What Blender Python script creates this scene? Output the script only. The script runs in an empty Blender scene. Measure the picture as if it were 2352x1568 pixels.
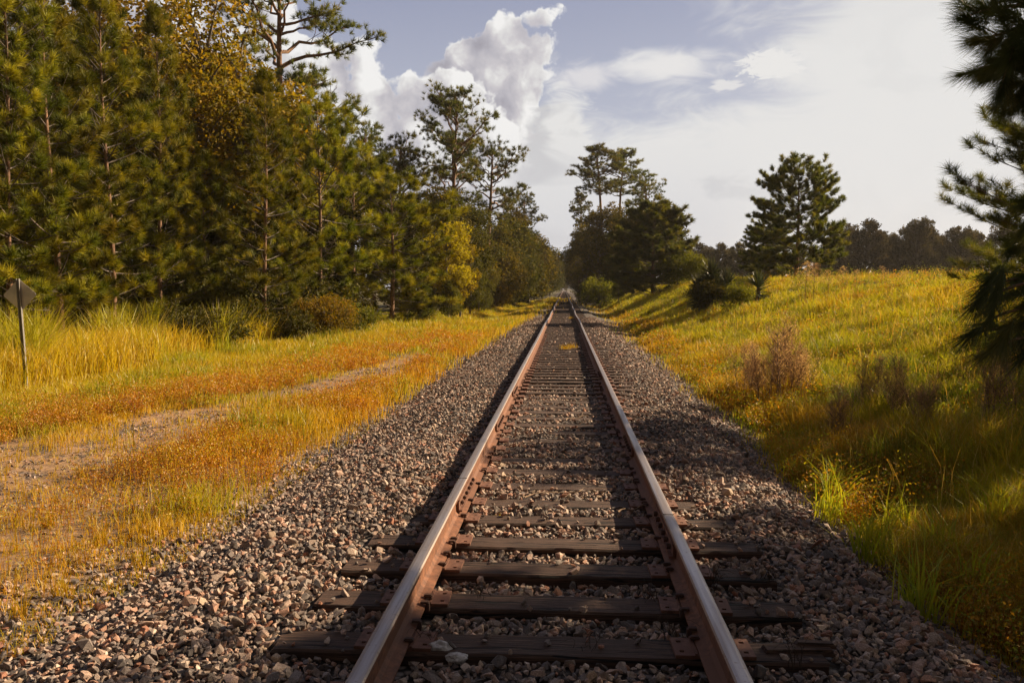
import bpy, bmesh, math, random
import numpy as np
from mathutils import Vector, Matrix, noise as mnoise
PI = math.pi
random.seed(7)
RNG = np.random.default_rng(11)
scene = bpy.context.scene
COL = scene.collection

# ------------------------------------------------------------------ camera
F = 1829.0                      # focal length in the units of a 2352-wide picture
YAW, PITCH = math.radians(3.75), math.radians(3.82)
EYE = Vector((0.05, 0.0, 1.515))
cd = bpy.data.cameras.new('camera'); cam = bpy.data.objects.new('camera', cd); COL.objects.link(cam)
cd.sensor_width = 36; cd.lens = F / 2352 * 36; cd.clip_start = 0.05; cd.clip_end = 6000
cam.location = EYE; cam.rotation_euler = (PI / 2 - PITCH, 0, YAW)
scene.camera = cam
RM = cam.rotation_euler.to_matrix()

def ray(px, py):
    return (RM @ Vector(((px - 1176) / F, (784 - py) / F, -1))).normalized()
def at(px, py, Y):
    d = ray(px, py); t = (Y - EYE.y) / d.y
    return EYE + d * t

# ------------------------------------------------------------------ small maths
def fbm(x, y, s=1.0, seed=0):
    x = np.asarray(x, float) * s; y = np.asarray(y, float) * s
    r = np.zeros(np.broadcast(x, y).shape)
    rr = np.random.default_rng(100 + seed)
    a = 1.0; f = 1.0; tot = 0
    for k in range(5):
        th = rr.uniform(0, 2 * PI, 3); ph = rr.uniform(0, 2 * PI, 3)
        for j in range(3):
            r = r + a / 3 * np.sin(f * (x * np.cos(th[j]) + y * np.sin(th[j])) * 1.7 + ph[j] + 1.3 * np.sin(f * .6 * (y * np.cos(th[j]) - x * np.sin(th[j])) + ph[(j + 1) % 3]))
        tot += a; a *= .6; f *= 1.9
    return r / tot * 1.4
def sstep(a, b, x):
    t = np.clip((np.asarray(x, float) - a) / (b - a), 0, 1)
    return t * t * (3 - 2 * t)
def xr_edge(y):   # right edge of the ballast
    y = np.asarray(y, float)
    return 2.2 + .03 * np.minimum(y, 45) + .24 * fbm(y, 0 * y, .7, 3) + .10 * fbm(y, 0 * y, 3.1, 8)
def xl_edge(y):
    y = np.asarray(y, float)
    return -3.0 + .55 * sstep(14, 40, y) * .4 - .5 * sstep(8, 3, y) + .28 * fbm(y, 0 * y + 3, .7, 4) + .10 * fbm(y, 0 * y + 3, 3.3, 9)
def path_c(y):
    y = np.asarray(y, float)
    return -6.6 + 2.2 * sstep(6, 19, y)
def path_w(y):
    y = np.asarray(y, float)
    return 1.35 - .85 * sstep(8.5, 18, y) - .5 * sstep(19, 25, y) + .35 * fbm(y, 0 * y + 8, .8, 10)
def H(x, y):
    x = np.asarray(x, float); y = np.asarray(y, float)
    ax = np.abs(x)
    bal = -.30 - .22 * sstep(1.5, 3.1, ax)
    left = -.5 - .12 * sstep(-4, -12, x) + .05 * fbm(x, y, .5, 1) + .02 * fbm(x, y, 3, 2)
    left = left - .25 * np.exp(-((x + 4.9) / 1.0) ** 2) * sstep(30, 60, y)
    field = 1.38 + .012 * np.clip(y, 0, 400) + .010 * np.clip(x - 9, 0, 200)
    e = xr_edge(y)
    span = 8.6 - 2.2 * sstep(26, 46, y)
    u_ = np.clip((x - e + .1) / span, 0, 1); t = .6 * u_ + .4 * sstep(0, 1, u_)
    right = -.5 + (field + .5) * t + .10 * fbm(x, y, .5, 5) * sstep(.03, .3, t) + .03 * fbm(x, y, 1.9, 6) * sstep(.02, .2, t)
    far = sstep(75, 110, y)
    right = right * (1 - far) + far * (-.4 + (field * .8 + .4) * sstep(4.5, 16, x))
    z = np.where(x < -2.7, left, bal)
    bl = sstep(-3.4, -2.7, x)
    z = np.where((x > -3.4) & (x < -2.7), left * (1 - bl) + bal * bl, z)
    br = sstep(e - .2, e + .6, x)
    z = np.where(x > 0, bal * (1 - br) + right * br, z)
    behind = sstep(-4, -30, y)
    return z
def hz(x, y): return float(H(np.array([x]), np.array([y]))[0])

# ------------------------------------------------------------------ mesh helpers
def make_mesh(name, V, T, mats, col=None, rnd=None, smooth=False, midx=None, ngon=3):
    me = bpy.data.meshes.new(name)
    V = np.ascontiguousarray(V, dtype=np.float32); T = np.ascontiguousarray(T, dtype=np.int32)
    n = len(V); m = len(T)
    me.vertices.add(n); me.vertices.foreach_set('co', V.ravel())
    me.loops.add(m * ngon); me.loops.foreach_set('vertex_index', T.ravel())
    me.polygons.add(m); me.polygons.foreach_set('loop_start', np.arange(0, m * ngon, ngon, dtype=np.int32))
    if midx is not None: me.polygons.foreach_set('material_index', np.asarray(midx, np.int32))
    me.update(calc_edges=True)
    me.polygons.foreach_set('use_smooth', np.full(m, bool(smooth)))
    if col is not None:
        a = me.attributes.new('Col', 'FLOAT_COLOR', 'POINT')
        c = np.ones((n, 4), np.float32); c[:, :3] = col; a.data.foreach_set('color', c.ravel())
    if rnd is not None:
        a = me.attributes.new('rnd', 'FLOAT', 'POINT'); a.data.foreach_set('value', np.ascontiguousarray(rnd, np.float32))
    for mt in (mats if isinstance(mats, (list, tuple)) else [mats]): me.materials.append(mt)
    return me
def link(name, data, parent=None, loc=None):
    o = bpy.data.objects.new(name, data); COL.objects.link(o)
    if parent is not None: o.parent = parent
    if loc is not None: o.location = loc
    return o
def tag(o, label=None, cat=None, group=None, kind=None):
    if label: o['label'] = label
    if cat: o['category'] = cat
    if group: o['group'] = group
    if kind: o['kind'] = kind
    return o
def thing(name, label, cat, loc, rz=0, group=None, scale=1.0):
    o = link(name, None, None, loc); o.rotation_euler = (0, 0, rz)
    o.scale = (scale,) * 3 if not isinstance(scale, tuple) else scale
    o.empty_display_size = .2
    return tag(o, label, cat, group)
class MB:
    """collects boxes, tubes, loose triangles as one mesh"""
    def __init__(s): s.V = []; s.T = []; s.M = []; s.n = 0
    def add(s, V, T, m=0):
        V = np.asarray(V, float).reshape(-1, 3); T = np.asarray(T, int).reshape(-1, 3)
        s.V.append(V); s.T.append(T + s.n); s.M.append(np.full(len(T), m)); s.n += len(V)
    def box(s, c, d, m=0, rz=0, taper=1.0):
        x, y, z = d[0] / 2, d[1] / 2, d[2] / 2
        V = np.array([[-x, -y, -z], [x, -y, -z], [x, y, -z], [-x, y, -z], [-x * taper, -y * taper, z], [x * taper, -y * taper, z], [x * taper, y * taper, z], [-x * taper, y * taper, z]])
        if rz:
            c_, s_ = math.cos(rz), math.sin(rz); V = V @ np.array([[c_, s_, 0], [-s_, c_, 0], [0, 0, 1]])
        T = [[0, 2, 1], [0, 3, 2], [4, 5, 6], [4, 6, 7], [0, 1, 5], [0, 5, 4], [1, 2, 6], [1, 6, 5], [2, 3, 7], [2, 7, 6], [3, 0, 4], [3, 4, 7]]
        s.add(V + np.array(c), T, m)
    def tube(s, P, R, k=6, m=0):
        P = np.asarray(P, float); n = len(P); R = np.broadcast_to(np.asarray(R, float), (n,))
        D = np.gradient(P, axis=0); D /= np.linalg.norm(D, axis=1)[:, None] + 1e-9
        ref = np.where(np.abs(D[:, 2:3]) > .9, np.array([[1., 0, 0]]), np.array([[0, 0, 1.]]))
        A = np.cross(D, ref); A /= np.linalg.norm(A, axis=1)[:, None] + 1e-9
        B = np.cross(D, A)
        th = np.arange(k) * 2 * PI / k
        V = (P[:, None, :] + R[:, None, None] * (np.cos(th)[None, :, None] * A[:, None, :] + np.sin(th)[None, :, None] * B[:, None, :])).reshape(-1, 3)
        i = np.arange(n - 1)[:, None] * k; j = np.arange(k)[None, :]; j2 = (j + 1) % k
        a = (i + j).ravel(); b = (i + j2).ravel(); c = (i + k + j2).ravel(); d = (i + k + j).ravel()
        T = np.concatenate([np.stack([a, b, c], 1), np.stack([a, c, d], 1)])
        caps = []
        for q in range(1, k - 1): caps.append([0, q, q + 1]); o = (n - 1) * k; caps.append([o, o + q + 1, o + q])
        s.add(V, np.concatenate([T, np.array(caps)]), m)
    def mesh(s, name, mats, smooth=False, **kw):
        return make_mesh(name, np.concatenate(s.V), np.concatenate(s.T), mats, smooth=smooth, midx=np.concatenate(s.M), **kw)

# ------------------------------------------------------------------ material helpers
def mat(name):
    m = bpy.data.materials.new(name); m.use_nodes = True
    nt = m.node_tree; nt.nodes.clear()
    out = nt.nodes.new('ShaderNodeOutputMaterial')
    return m, nt, out
class N:
    def __init__(s, nt): s.nt = nt
    def new(s, t, **kw):
        n = s.nt.nodes.new(t)
        for k, v in kw.items(): setattr(n, k, v)
        return n
    def put(s, n, key, v):
        i = n.inputs[key]
        if isinstance(v, bpy.types.NodeSocket): s.nt.links.new(v, i)
        elif v is not None: i.default_value = v
    def m(s, op, a, b=None, c=None, clamp=False):
        n = s.new('ShaderNodeMath', operation=op, use_clamp=clamp)
        s.put(n, 0, a)
        if b is not None: s.put(n, 1, b)
        if c is not None: s.put(n, 2, c)
        return n.outputs[0]
    def mr(s, v, a, b, c=0.0, d=1.0, smooth=True):
        n = s.new('ShaderNodeMapRange'); n.interpolation_type = 'SMOOTHSTEP' if smooth else 'LINEAR'
        for k, q in enumerate((v, a, b, c, d)): s.put(n, k, q)
        return n.outputs[0]
    def mix(s, f, a, b, mode='MIX'):
        n = s.new('ShaderNodeMix', data_type='RGBA', blend_type=mode); n.clamp_factor = True
        s.put(n, 0, f); s.put(n, 6, a if not isinstance(a, tuple) else (*a, 1)[:4]); s.put(n, 7, b if not isinstance(b, tuple) else (*b, 1)[:4])
        return n.outputs[2]
    flat = False
    def noise(s, vec, scale, det=4, rough=.55, dist=0.0, out=0):
        n = s.new('ShaderNodeTexNoise')
        if s.flat: n.noise_dimensions = '2D'
        s.put(n, 'Vector', vec); s.put(n, 'Scale', scale); s.put(n, 'Detail', det); s.put(n, 'Roughness', rough); s.put(n, 'Distortion', dist)
        return n.outputs[out]
    def vmul(s, vec, v):
        n = s.new('ShaderNodeVectorMath', operation='MULTIPLY'); s.put(n, 0, vec); s.put(n, 1, v); return n.outputs[0]
    def ramp(s, f, stops):
        n = s.new('ShaderNodeValToRGB'); e = n.color_ramp.elements
        while len(e) < len(stops): e.new(.5)
        for q, (p, c) in zip(e, stops): q.position = p; q.color = (*c, 1)
        s.put(n, 0, f); return n.outputs[0]
    def bump(s, h, strength, dist, normal=None):
        n = s.new('ShaderNodeBump'); s.put(n, 'Height', h); s.put(n, 'Strength', strength); s.put(n, 'Distance', dist)
        if normal: s.put(n, 'Normal', normal)
        return n.outputs[0]
    def bsdf(s, out, **kw):
        n = s.new('ShaderNodeBsdfPrincipled')
        for k, v in kw.items(): s.put(n, k.replace('_', ' '), (*v, 1) if isinstance(v, tuple) and len(v) == 3 and 'olor' in k else v)
        s.nt.links.new(n.outputs[0], out.inputs[0]); return n

def leaf_mat(name, stops=None, transl=.4, gloss=.08, rough=.45, tgain=1.3, use_col=False, tint=(1.0, .95, .45)):
    """foliage: colour from a per-leaf value (or a per-leaf colour), lit from both sides"""
    m, nt, out = mat(name); n = N(nt)
    at_ = n.new('ShaderNodeAttribute', attribute_name='Col' if use_col else 'rnd')
    c = at_.outputs[0] if use_col else n.ramp(at_.outputs[2], stops)
    oi = n.new('ShaderNodeObjectInfo')
    hs = n.new('ShaderNodeHueSaturation'); n.put(hs, 'Color', c)
    n.put(hs, 'Value', n.mr(oi.outputs['Random'], 0, 1, .7, 1.3, False)); n.put(hs, 'Hue', n.mr(oi.outputs['Random'], 0, 1, .488, .512, False))
    c = hs.outputs[0] if not use_col else c
    d = n.new('ShaderNodeBsdfDiffuse'); n.put(d, 0, c)
    t = n.new('ShaderNodeBsdfTranslucent'); n.put(t, 0, n.mix(1.0, c, (tint[0] * tgain, tint[1] * tgain, tint[2] * tgain), 'MULTIPLY'))
    mx = n.new('ShaderNodeMixShader'); n.put(mx, 0, transl); nt.links.new(d.outputs[0], mx.inputs[1]); nt.links.new(t.outputs[0], mx.inputs[2])
    g = n.new('ShaderNodeBsdfGlossy'); n.put(g, 0, (.8, .8, .8, 1)); n.put(g, 'Roughness', rough)
    mx2 = n.new('ShaderNodeMixShader'); n.put(mx2, 0, gloss); nt.links.new(mx.outputs[0], mx2.inputs[1]); nt.links.new(g.outputs[0], mx2.inputs[2])
    nt.links.new(mx2.outputs[0], out.inputs[0])
    return m
def simple(name, c1, c2, scale=8, rough=.8, bump=.3, bd=.01, stretch=(1, 1, 1), metal=0, detail=6):
    m, nt, out = mat(name); n = N(nt)
    tc = n.new('ShaderNodeTexCoord'); v = n.vmul(tc.outputs['Object'], stretch)
    f = n.noise(v, scale, detail, .65)
    c = n.mix(n.mr(f, .35, .65), c1, c2)
    n.bsdf(out, Base_Color=c, Roughness=rough, Metallic=metal, Normal=n.bump(f, bump, bd))
    return m

M = {}
M['bark'] = simple('pine_bark', (.10, .055, .033), (.30, .17, .10), 9, .9, .8, .03, (1, 1, .35))
M['bark_grey'] = simple('grey_bark', (.07, .06, .05), (.21, .17, .14), 7, .9, .6, .03, (1, 1, .4))
M['dead_wood'] = simple('dead_wood', (.12, .10, .09), (.26, .22, .19), 8, .9, .4, .01)
M['needle'] = leaf_mat('pine_needles', [(0, (.035, .050, .006)), (.4, (.13, .145, .010)), (.8, (.34, .30, .018)), (1, (.44, .35, .03))], .20, .02, .5, 1.6)
M['needle_dark'] = leaf_mat('pine_needles_dark', [(0, (.040, .055, .010)), (.6, (.105, .115, .016)), (1, (.22, .18, .025))], .40, .04, .5, 1.5)
M['needle_near'] = leaf_mat('long_pine_needles', [(0, (.03, .05, .01)), (.7, (.09, .115, .02)), (1, (.20, .16, .03))], .30, .05, .45, 1.3)
M['leaf_gold'] = leaf_mat('golden_leaves', [(0, (.05, .055, .006)), (.4, (.15, .115, .010)), (.8, (.32, .18, .013)), (1, (.44, .20, .02))], .42, .018, .6, 1.4)
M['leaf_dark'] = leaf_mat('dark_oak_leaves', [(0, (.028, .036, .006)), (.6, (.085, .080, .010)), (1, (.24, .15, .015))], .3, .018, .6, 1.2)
M['leaf_green'] = leaf_mat('fresh_green_leaves', [(0, (.045, .065, .008)), (.5, (.11, .12, .012)), (1, (.22, .18, .014))], .42, .018, .6, 1.4)
M['leaf_yellow'] = leaf_mat('yellow_leaves', [(0, (.14, .12, .008)), (.5, (.34, .28, .012)), (1, (.50, .37, .015))], .45, .018, .6, 1.3)
M['leaf_moss'] = leaf_mat('mossy_oak_leaves', [(0, (.028, .028, .012)), (.6, (.075, .062, .024)), (1, (.24, .17, .07))], .3, .018, .6, 1.2)
M['yucca'] = leaf_mat('yucca_blades', [(0, (.018, .032, .008)), (.7, (.045, .065, .012)), (1, (.12, .12, .02))], .22, .12, .4, 1.2)
M['grass'] = leaf_mat('grass_blades', None, .42, .035, .45, 1.35, use_col=True, tint=(1.0, .92, .4))

def stone_mat():
    m, nt, out = mat('crushed_granite'); n = N(nt)
    a = n.new('ShaderNodeAttribute', attribute_name='Col').outputs[0]
    tc = n.new('ShaderNodeTexCoord').outputs['Object']
    f = n.noise(tc, 160, 5, .7); g = n.noise(tc, 40, 3, .6)
    c = n.mix(n.mr(f, .40, .62), n.mix(1, a, (.55, .53, .52), 'MULTIPLY'), a)
    c = n.mix(n.m('MULTIPLY', n.mr(g, .55, .68), .5), c, (.20, .11, .07))
    n.bsdf(out, Base_Color=c, Roughness=.75, Normal=n.bump(f, .5, .004))
    return m
M['stone'] = stone_mat()

def ground_mat():
    m, nt, out = mat('ground_soil_and_gravel'); n = N(nt)
    geo = n.new('ShaderNodeNewGeometry'); P = geo.outputs['Position']
    a = n.new('ShaderNodeAttribute', attribute_name='Col').outputs[0]
    sep = n.new('ShaderNodeSeparateColor'); n.put(sep, 0, a)
    bal, dirt, turf = sep.outputs[0], sep.outputs[1], sep.outputs[2]
    vo = n.new('ShaderNodeTexVoronoi'); n.put(vo, 'Vector', P); n.put(vo, 'Scale', 20.0)
    sc = n.new('ShaderNodeSeparateColor'); n.put(sc, 0, vo.outputs['Color'])
    stone = n.ramp(sc.outputs[0], [(0, (.06, .055, .055)), (.35, (.17, .15, .14)), (.7, (.30, .24, .21)), (1, (.38, .33, .30))])
    stone = n.mix(n.mr(vo.outputs['Distance'], .25, .62), stone, (.035, .028, .025))
    n1 = n.noise(P, .8, 6, .65); n2 = n.noise(P, 14, 6, .7); n3 = n.noise(P, 90, 4, .6)
    soil = n.mix(n.mr(n2, .35, .65), (.26, .15, .075), (.46, .28, .15))
    soil = n.mix(n.m('MULTIPLY', n.mr(n3, .55, .7), .6), soil, (.34, .26, .2))
    soil = n.mix(n.m('MULTIPLY', n.mr(n1, .45, .65), .5), soil, (.10, .06, .035))
    tf = n.mix(n.mr(n2, .35, .65), (.05, .045, .012), (.12, .095, .02))
    c = n.mix(turf, soil, tf)
    gf = n.m('ADD', bal, n.m('MULTIPLY', n.mr(n.noise(P, 2.2, 5, .6), .50, .62), n.m('MULTIPLY', dirt, .75)), clamp=True)
    c = n.mix(gf, c, stone)
    h = n.m('ADD', n.m('MULTIPLY', vo.outputs['Distance'], n.m('MULTIPLY', gf, -1.2)), n.m('MULTIPLY', n2, .6))
    n.bsdf(out, Base_Color=c, Roughness=.95, Normal=n.bump(h, .9, .03))
    return m
M['ground'] = ground_mat()

def wood_mat():
    m, nt, out = mat('weathered_creosote_wood'); n = N(nt)
    tc = n.new('ShaderNodeTexCoord').outputs['Object']
    oi = n.new('ShaderNodeObjectInfo')
    ad = n.new('ShaderNodeVectorMath', operation='ADD'); n.put(ad, 0, tc)
    cmb = n.new('ShaderNodeCombineXYZ'); n.put(cmb, 0, n.m('MULTIPLY', oi.outputs['Random'], 37.0)); n.put(cmb, 1, n.m('MULTIPLY', oi.outputs['Random'], 11.0)); n.put(ad, 1, cmb.outputs[0])
    v = n.vmul(ad.outputs[0], (1.2, 26, 26))
    f = n.noise(v, 2.4, 8, .7, .4)
    v2 = n.vmul(ad.outputs[0], (.7, 14, 14)); g = n.noise(v2, 2.0, 3, .5, .8)
    crack = n.mr(g, .575, .63)
    b = n.noise(tc, 2.0, 4, .6)
    c = n.ramp(f, [(.25, (.022, .012, .008)), (.5, (.075, .040, .027)), (.75, (.24, .135, .09))])
    c = n.mix(n.m('MULTIPLY', n.mr(b, .45, .65), .55), c, (.055, .026, .016))
    fine = n.noise(n.vmul(ad.outputs[0], (2.5, 90, 90)), 1.5, 3, .6); c = n.mix(n.m('MULTIPLY', n.mr(fine, .52, .62), .6), c, (.02, .012, .009))
    c = n.mix(crack, c, (.006, .004, .003))
    h = n.m('SUBTRACT', n.m('ADD', f, n.m('MULTIPLY', fine, .5)), n.m('MULTIPLY', crack, 2.2))
    n.bsdf(out, Base_Color=c, Roughness=.82, Normal=n.bump(h, 1.0, .009))
    return m
M['wood'] = wood_mat()
def rust_mat(name, c1, c2, c3, metal=.1, rough=.75):
    m, nt, out = mat(name); n = N(nt)
    P = n.new('ShaderNodeNewGeometry').outputs['Position']
    f = n.noise(P, 22, 7, .7); g = n.noise(P, 3, 4, .6)
    c = n.mix(n.mr(f, .35, .65), c1, c2); c = n.mix(n.mr(g, .45, .62), c, c3)
    n.bsdf(out, Base_Color=c, Roughness=rough, Metallic=metal, Normal=n.bump(n.noise(P, 120, 5, .7), .35, .002))
    return m
M['rust'] = rust_mat('rail_rust', (.13, .055, .030), (.27, .115, .058), (.18, .08, .045))
M['rust_plate'] = rust_mat('plate_rust', (.12, .055, .036), (.26, .125, .08), (.17, .075, .048))
M['iron'] = rust_mat('spike_iron', (.05, .026, .018), (.13, .06, .038), (.08, .04, .028))
def steel_mat():
    m, nt, out = mat('worn_rail_head'); n = N(nt)
    P = n.new('ShaderNodeNewGeometry').outputs['Position']
    v = n.vmul(P, (22, .8, 1)); f = n.noise(v, 1.3, 4, .6); g = n.noise(P, 30, 4, .65)
    c = n.mix(n.mr(f, .35, .7), (.42, .37, .345), (.33, .27, .24)); c = n.mix(n.m('MULTIPLY', n.mr(g, .58, .7), .6), c, (.16, .09, .06))
    n.bsdf(out, Base_Color=c, Metallic=.75, Roughness=n.mr(f, .3, .7, .34, .52))
    return m
M['steel'] = steel_mat()
M['galv'] = simple('galvanised_steel', (.20, .19, .18), (.32, .30, .28), 25, .55, .15, .002, metal=.35)
M['plate_back'] = simple('sign_back_aluminium', (.50, .46, .42), (.68, .63, .57), 3.5, .5, .1, .002, metal=.3, detail=8)
M['dark_hole'] = simple('dark_hole', (.01, .009, .008), (.02, .017, .014), 20, .9)
M['white_rock'] = simple('bleached_lump', (.42, .38, .36), (.78, .75, .73), 30, .9, .9, .012)
M['twig'] = simple('dry_twig', (.16, .10, .06), (.34, .23, .15), 20, .9, .3, .002)
M['stem_dark'] = simple('dark_dry_stem', (.025, .018, .012), (.07, .045, .028), 20, .9, .3, .002)

# ------------------------------------------------------------------ world: sky and clouds
SUN_AZ, SUN_EL = math.radians(60), math.radians(29)
def world():
    w = bpy.data.worlds.new('World'); scene.world = w; w.use_nodes = True
    nt = w.node_tree; nt.nodes.clear(); n = N(nt); n.flat = True
    out = nt.nodes.new('ShaderNodeOutputWorld'); bg = nt.nodes.new('ShaderNodeBackground')
    nt.links.new(bg.outputs[0], out.inputs[0]); STR = .10; bg.inputs[1].default_value = STR
    sky = n.new('ShaderNodeTexSky'); sky.sky_type = 'NISHITA'; sky.sun_disc = False
    sky.sun_elevation = SUN_EL; sky.sun_rotation = SUN_AZ; sky.dust_density = 3.0; sky.air_density = 1.0
    # density group: input (az, el) in degrees
    def azel(px, py):
        d = ray(px, py); return math.degrees(math.atan2(d.x, d.y)), math.degrees(math.asin(d.z))
    K = math.degrees(1 / F)
    def cloud_group(blobs):
        g = bpy.data.node_groups.new('cloud_density', 'ShaderNodeTree')
        g.interface.new_socket('v', in_out='INPUT', socket_type='NodeSocketVector')
        g.interface.new_socket('d', in_out='OUTPUT', socket_type='NodeSocketFloat')
        gi = g.nodes.new('NodeGroupInput'); go = g.nodes.new('NodeGroupOutput'); q = N(g); q.flat = True
        v0 = gi.outputs[0]
        wob = q.new('ShaderNodeVectorMath', operation='MULTIPLY_ADD')
        nz = q.noise(v0, .20, 3, .6, 0, 1); sb = q.new('ShaderNodeVectorMath', operation='SUBTRACT'); q.put(sb, 0, nz); q.put(sb, 1, (.5, .5, .5))
        q.put(wob, 0, sb.outputs[0]); q.put(wob, 1, (3.4, 3.4, 0)); q.put(wob, 2, v0)
        v = wob.outputs[0]; acc = None
        for (px, py, rx, ry) in blobs:
            a, e = azel(px, py)
            s_ = q.new('ShaderNodeVectorMath', operation='SUBTRACT'); q.put(s_, 0, v); q.put(s_, 1, (a, e, 0))
            m_ = q.new('ShaderNodeVectorMath', operation='MULTIPLY'); q.put(m_, 0, s_.outputs[0]); q.put(m_, 1, (1 / (rx * K), 1 / (ry * K), 0))
            l_ = q.new('ShaderNodeVectorMath', operation='DOT_PRODUCT'); q.put(l_, 0, m_.outputs[0]); q.put(l_, 1, m_.outputs[0])
            b = q.m('MULTIPLY', q.m('SUBTRACT', 1.0, l_.outputs['Value']), min(rx, ry) / 130.0)
            acc = b if acc is None else q.m('MAXIMUM', acc, b)
        bill = q.new('ShaderNodeTexVoronoi'); bill.voronoi_dimensions = '2D'; q.put(bill, 'Vector', v); q.put(bill, 'Scale', .34); q.put(bill, 'Detail', 3.0); q.put(bill, 'Roughness', .48)
        fn = q.noise(v0, .55, 6, .62)
        d = q.m('ADD', acc, q.m('MULTIPLY', q.m('SUBTRACT', .36, bill.outputs['Distance']), .55))
        d = q.m('ADD', d, q.m('MULTIPLY', q.m('SUBTRACT', fn, .5), .60))
        g.links.new(d, go.inputs[0]); return g
    gA = cloud_group([(1250, 62, 50, 60), (1190, 118, 95, 80), (1115, 195, 150, 115), (1190, 225, 100, 150), (1170, 350, 120, 150), (1120, 450, 180, 190), (1240, 290, 60, 60)])
    gB = cloud_group([(1050, 260, 105, 95), (1090, 350, 130, 110), (935, 265, 80, 90), (860, 235, 95, 115), (840, 150, 60, 70), (790, 330, 170, 170), (1000, 430, 260, 190), (700, 240, 150, 170), (560, 120, 150, 150), (300, 60, 240, 200), (1180, 520, 200, 170)])
    # direction to (az, el)
    tc = n.new('ShaderNodeTexCoord'); sp = n.new('ShaderNodeSeparateXYZ'); n.put(sp, 0, tc.outputs['Generated'])
    az = n.m('MULTIPLY', n.m('ARCTAN2', sp.outputs[0], sp.outputs[1]), 180 / PI); el = n.m('MULTIPLY', n.m('ARCSINE', sp.outputs[2]), 180 / PI)
    cv = n.new('ShaderNodeCombineXYZ'); n.put(cv, 0, az); n.put(cv, 1, el)
    V = cv.outputs[0]
    def layer(g, b0):
        def dens(off):
            x = n.new('ShaderNodeGroup'); x.node_tree = g
            if off:
                ad = n.new('ShaderNodeVectorMath', operation='ADD'); n.put(ad, 0, V); n.put(ad, 1, (*off, 0)); n.put(x, 0, ad.outputs[0])
            else: n.put(x, 0, V)
            return x.outputs[0]
        D0 = dens(None); D2 = dens((1.5, 1.0))
        rim = n.mr(D0, .0, .20, 1.0, 0.0)
        L = n.m('ADD', n.m('ADD', b0, n.m('MULTIPLY', n.m('SUBTRACT', D0, D2), .80)), n.m('MULTIPLY', rim, .30))
        L = n.m('MULTIPLY', L, 1.0, clamp=True)
        return n.mr(D0, -.02, .13), n.ramp(L, [(0, (.33, .32, .37)), (.35, (.45, .44, .49)), (.62, (.58, .56, .59)), (.85, (.76, .75, .745)), (1, (.88, .87, .86))])
    mA, cA = layer(gA, .42); mB, cB = layer(gB, .52)
    # blue part: physical sky greyed by high haze
    def scale(col, k):
        return n.mix(1.0, col, (k, k, k), 'MULTIPLY')
    blue_haze = n.mix(n.mr(el, 8, 30), (.50, .52, .62), (.20, .225, .385))
    base = n.mix(.82, scale(sky.outputs[0], STR), blue_haze)
    # thin sheets
    def soft(px, py, rx, ry, amp=.6, sc=.35, st=(1, 3, 1), rough=.6):
        a, e = azel(px, py)
        s_ = n.new('ShaderNodeVectorMath', operation='SUBTRACT'); n.put(s_, 0, V); n.put(s_, 1, (a, e, 0))
        m_ = n.vmul(s_.outputs[0], (1 / (rx * K), 1 / (ry * K), 0))
        l_ = n.new('ShaderNodeVectorMath', operation='LENGTH'); n.put(l_, 0, m_)
        z = n.noise(n.vmul(V, st), sc, 6, rough, .6)
        return n.m('ADD', n.m('SUBTRACT', 1.0, l_.outputs['Value']), n.m('MULTIPLY', n.m('SUBTRACT', z, .5), amp))
    cmA = n.m('MULTIPLY', mA, n.mr(az, 2.0, 7.0, 1.0, 0.0))
    col = n.mix(cmA, base, cA); col = n.mix(n.m('MULTIPLY', mB, n.mr(az, -2, 3, 1.0, 0.0)), col, cB)
    s4 = n.mr(soft(1670, 197, 46, 16, 1.2, .9), .1, .5); 
    sheet = n.m('MAXIMUM', soft(2420, 300, 620, 640, .8, .10), n.m('MAXIMUM', soft(1720, 520, 600, 285, .7, .13), soft(1290, 420, 90, 230, 1.0, .3)))
    sheet = n.m('MAXIMUM', sheet, soft(2900, 300, 900, 900, .4, .1))
    shm = n.mr(sheet, -.10, .30)
    grey = n.mr(n.noise(n.vmul(V, (1, 2.2, 1)), .12, 4, .55, .6), .50, .66)
    azg = n.mr(az, 3, 20)
    shcol = n.mix(n.m('MULTIPLY', grey, n.m('SUBTRACT', .85, n.m('MULTIPLY', azg, .72))), (.765, .76, .755), (.56, .56, .58))
    col = n.mix(shm, col, shcol)
    col = n.mix(n.m('MULTIPLY', n.mr(el, 1.0, 12, .75, 0.0), n.mr(az, 8, 16, 1.0, .15)), col, (.60, .61, .66))
    s1 = n.mr(soft(1530, 152, 170, 44, .9, .35), -.05, .75); col = n.mix(s1, col, (.78, .77, .77))
    s2 = n.mr(soft(1772, 148, 84, 34, 1.6, 1.1, (1, 2.4, 1)), .12, .36); col = n.mix(s2, col, (.80, .79, .78))
    col = n.mix(s4, col, (.74, .73, .74))
    s3 = n.mr(soft(1350, 178, 90, 42, 1.3, .4, (1, 1.6, 1)), -.05, .8); col = n.mix(s3, col, (.70, .69, .72))
    # unseen sky behind and overhead: dim warmish grey, set to weaken the blue fill
    fin = n.mix(n.mr(n.m('ABSOLUTE', az), 60, 110), col, (.10, .09, .085))
    fin = n.mix(n.mr(el, 32, 60), fin, (.10, .095, .10))
    fin = n.mix(n.mr(el, -1.5, -.5), (.05, .045, .04), fin)
    KX = .54 / STR; inv = n.mix(1.0, fin, (KX, KX, KX), 'MULTIPLY')
    n.put(bg, 0, inv)
world()
scene.world.cycles.sampling_method = 'MANUAL'; scene.world.cycles.sample_map_resolution = 256
sd = bpy.data.lights.new('sun', 'SUN'); sun = bpy.data.objects.new('sun', sd); COL.objects.link(sun)
sd.energy = 5.0; sd.angle = math.radians(.6); sd.color = (1, .78, .52)
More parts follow.
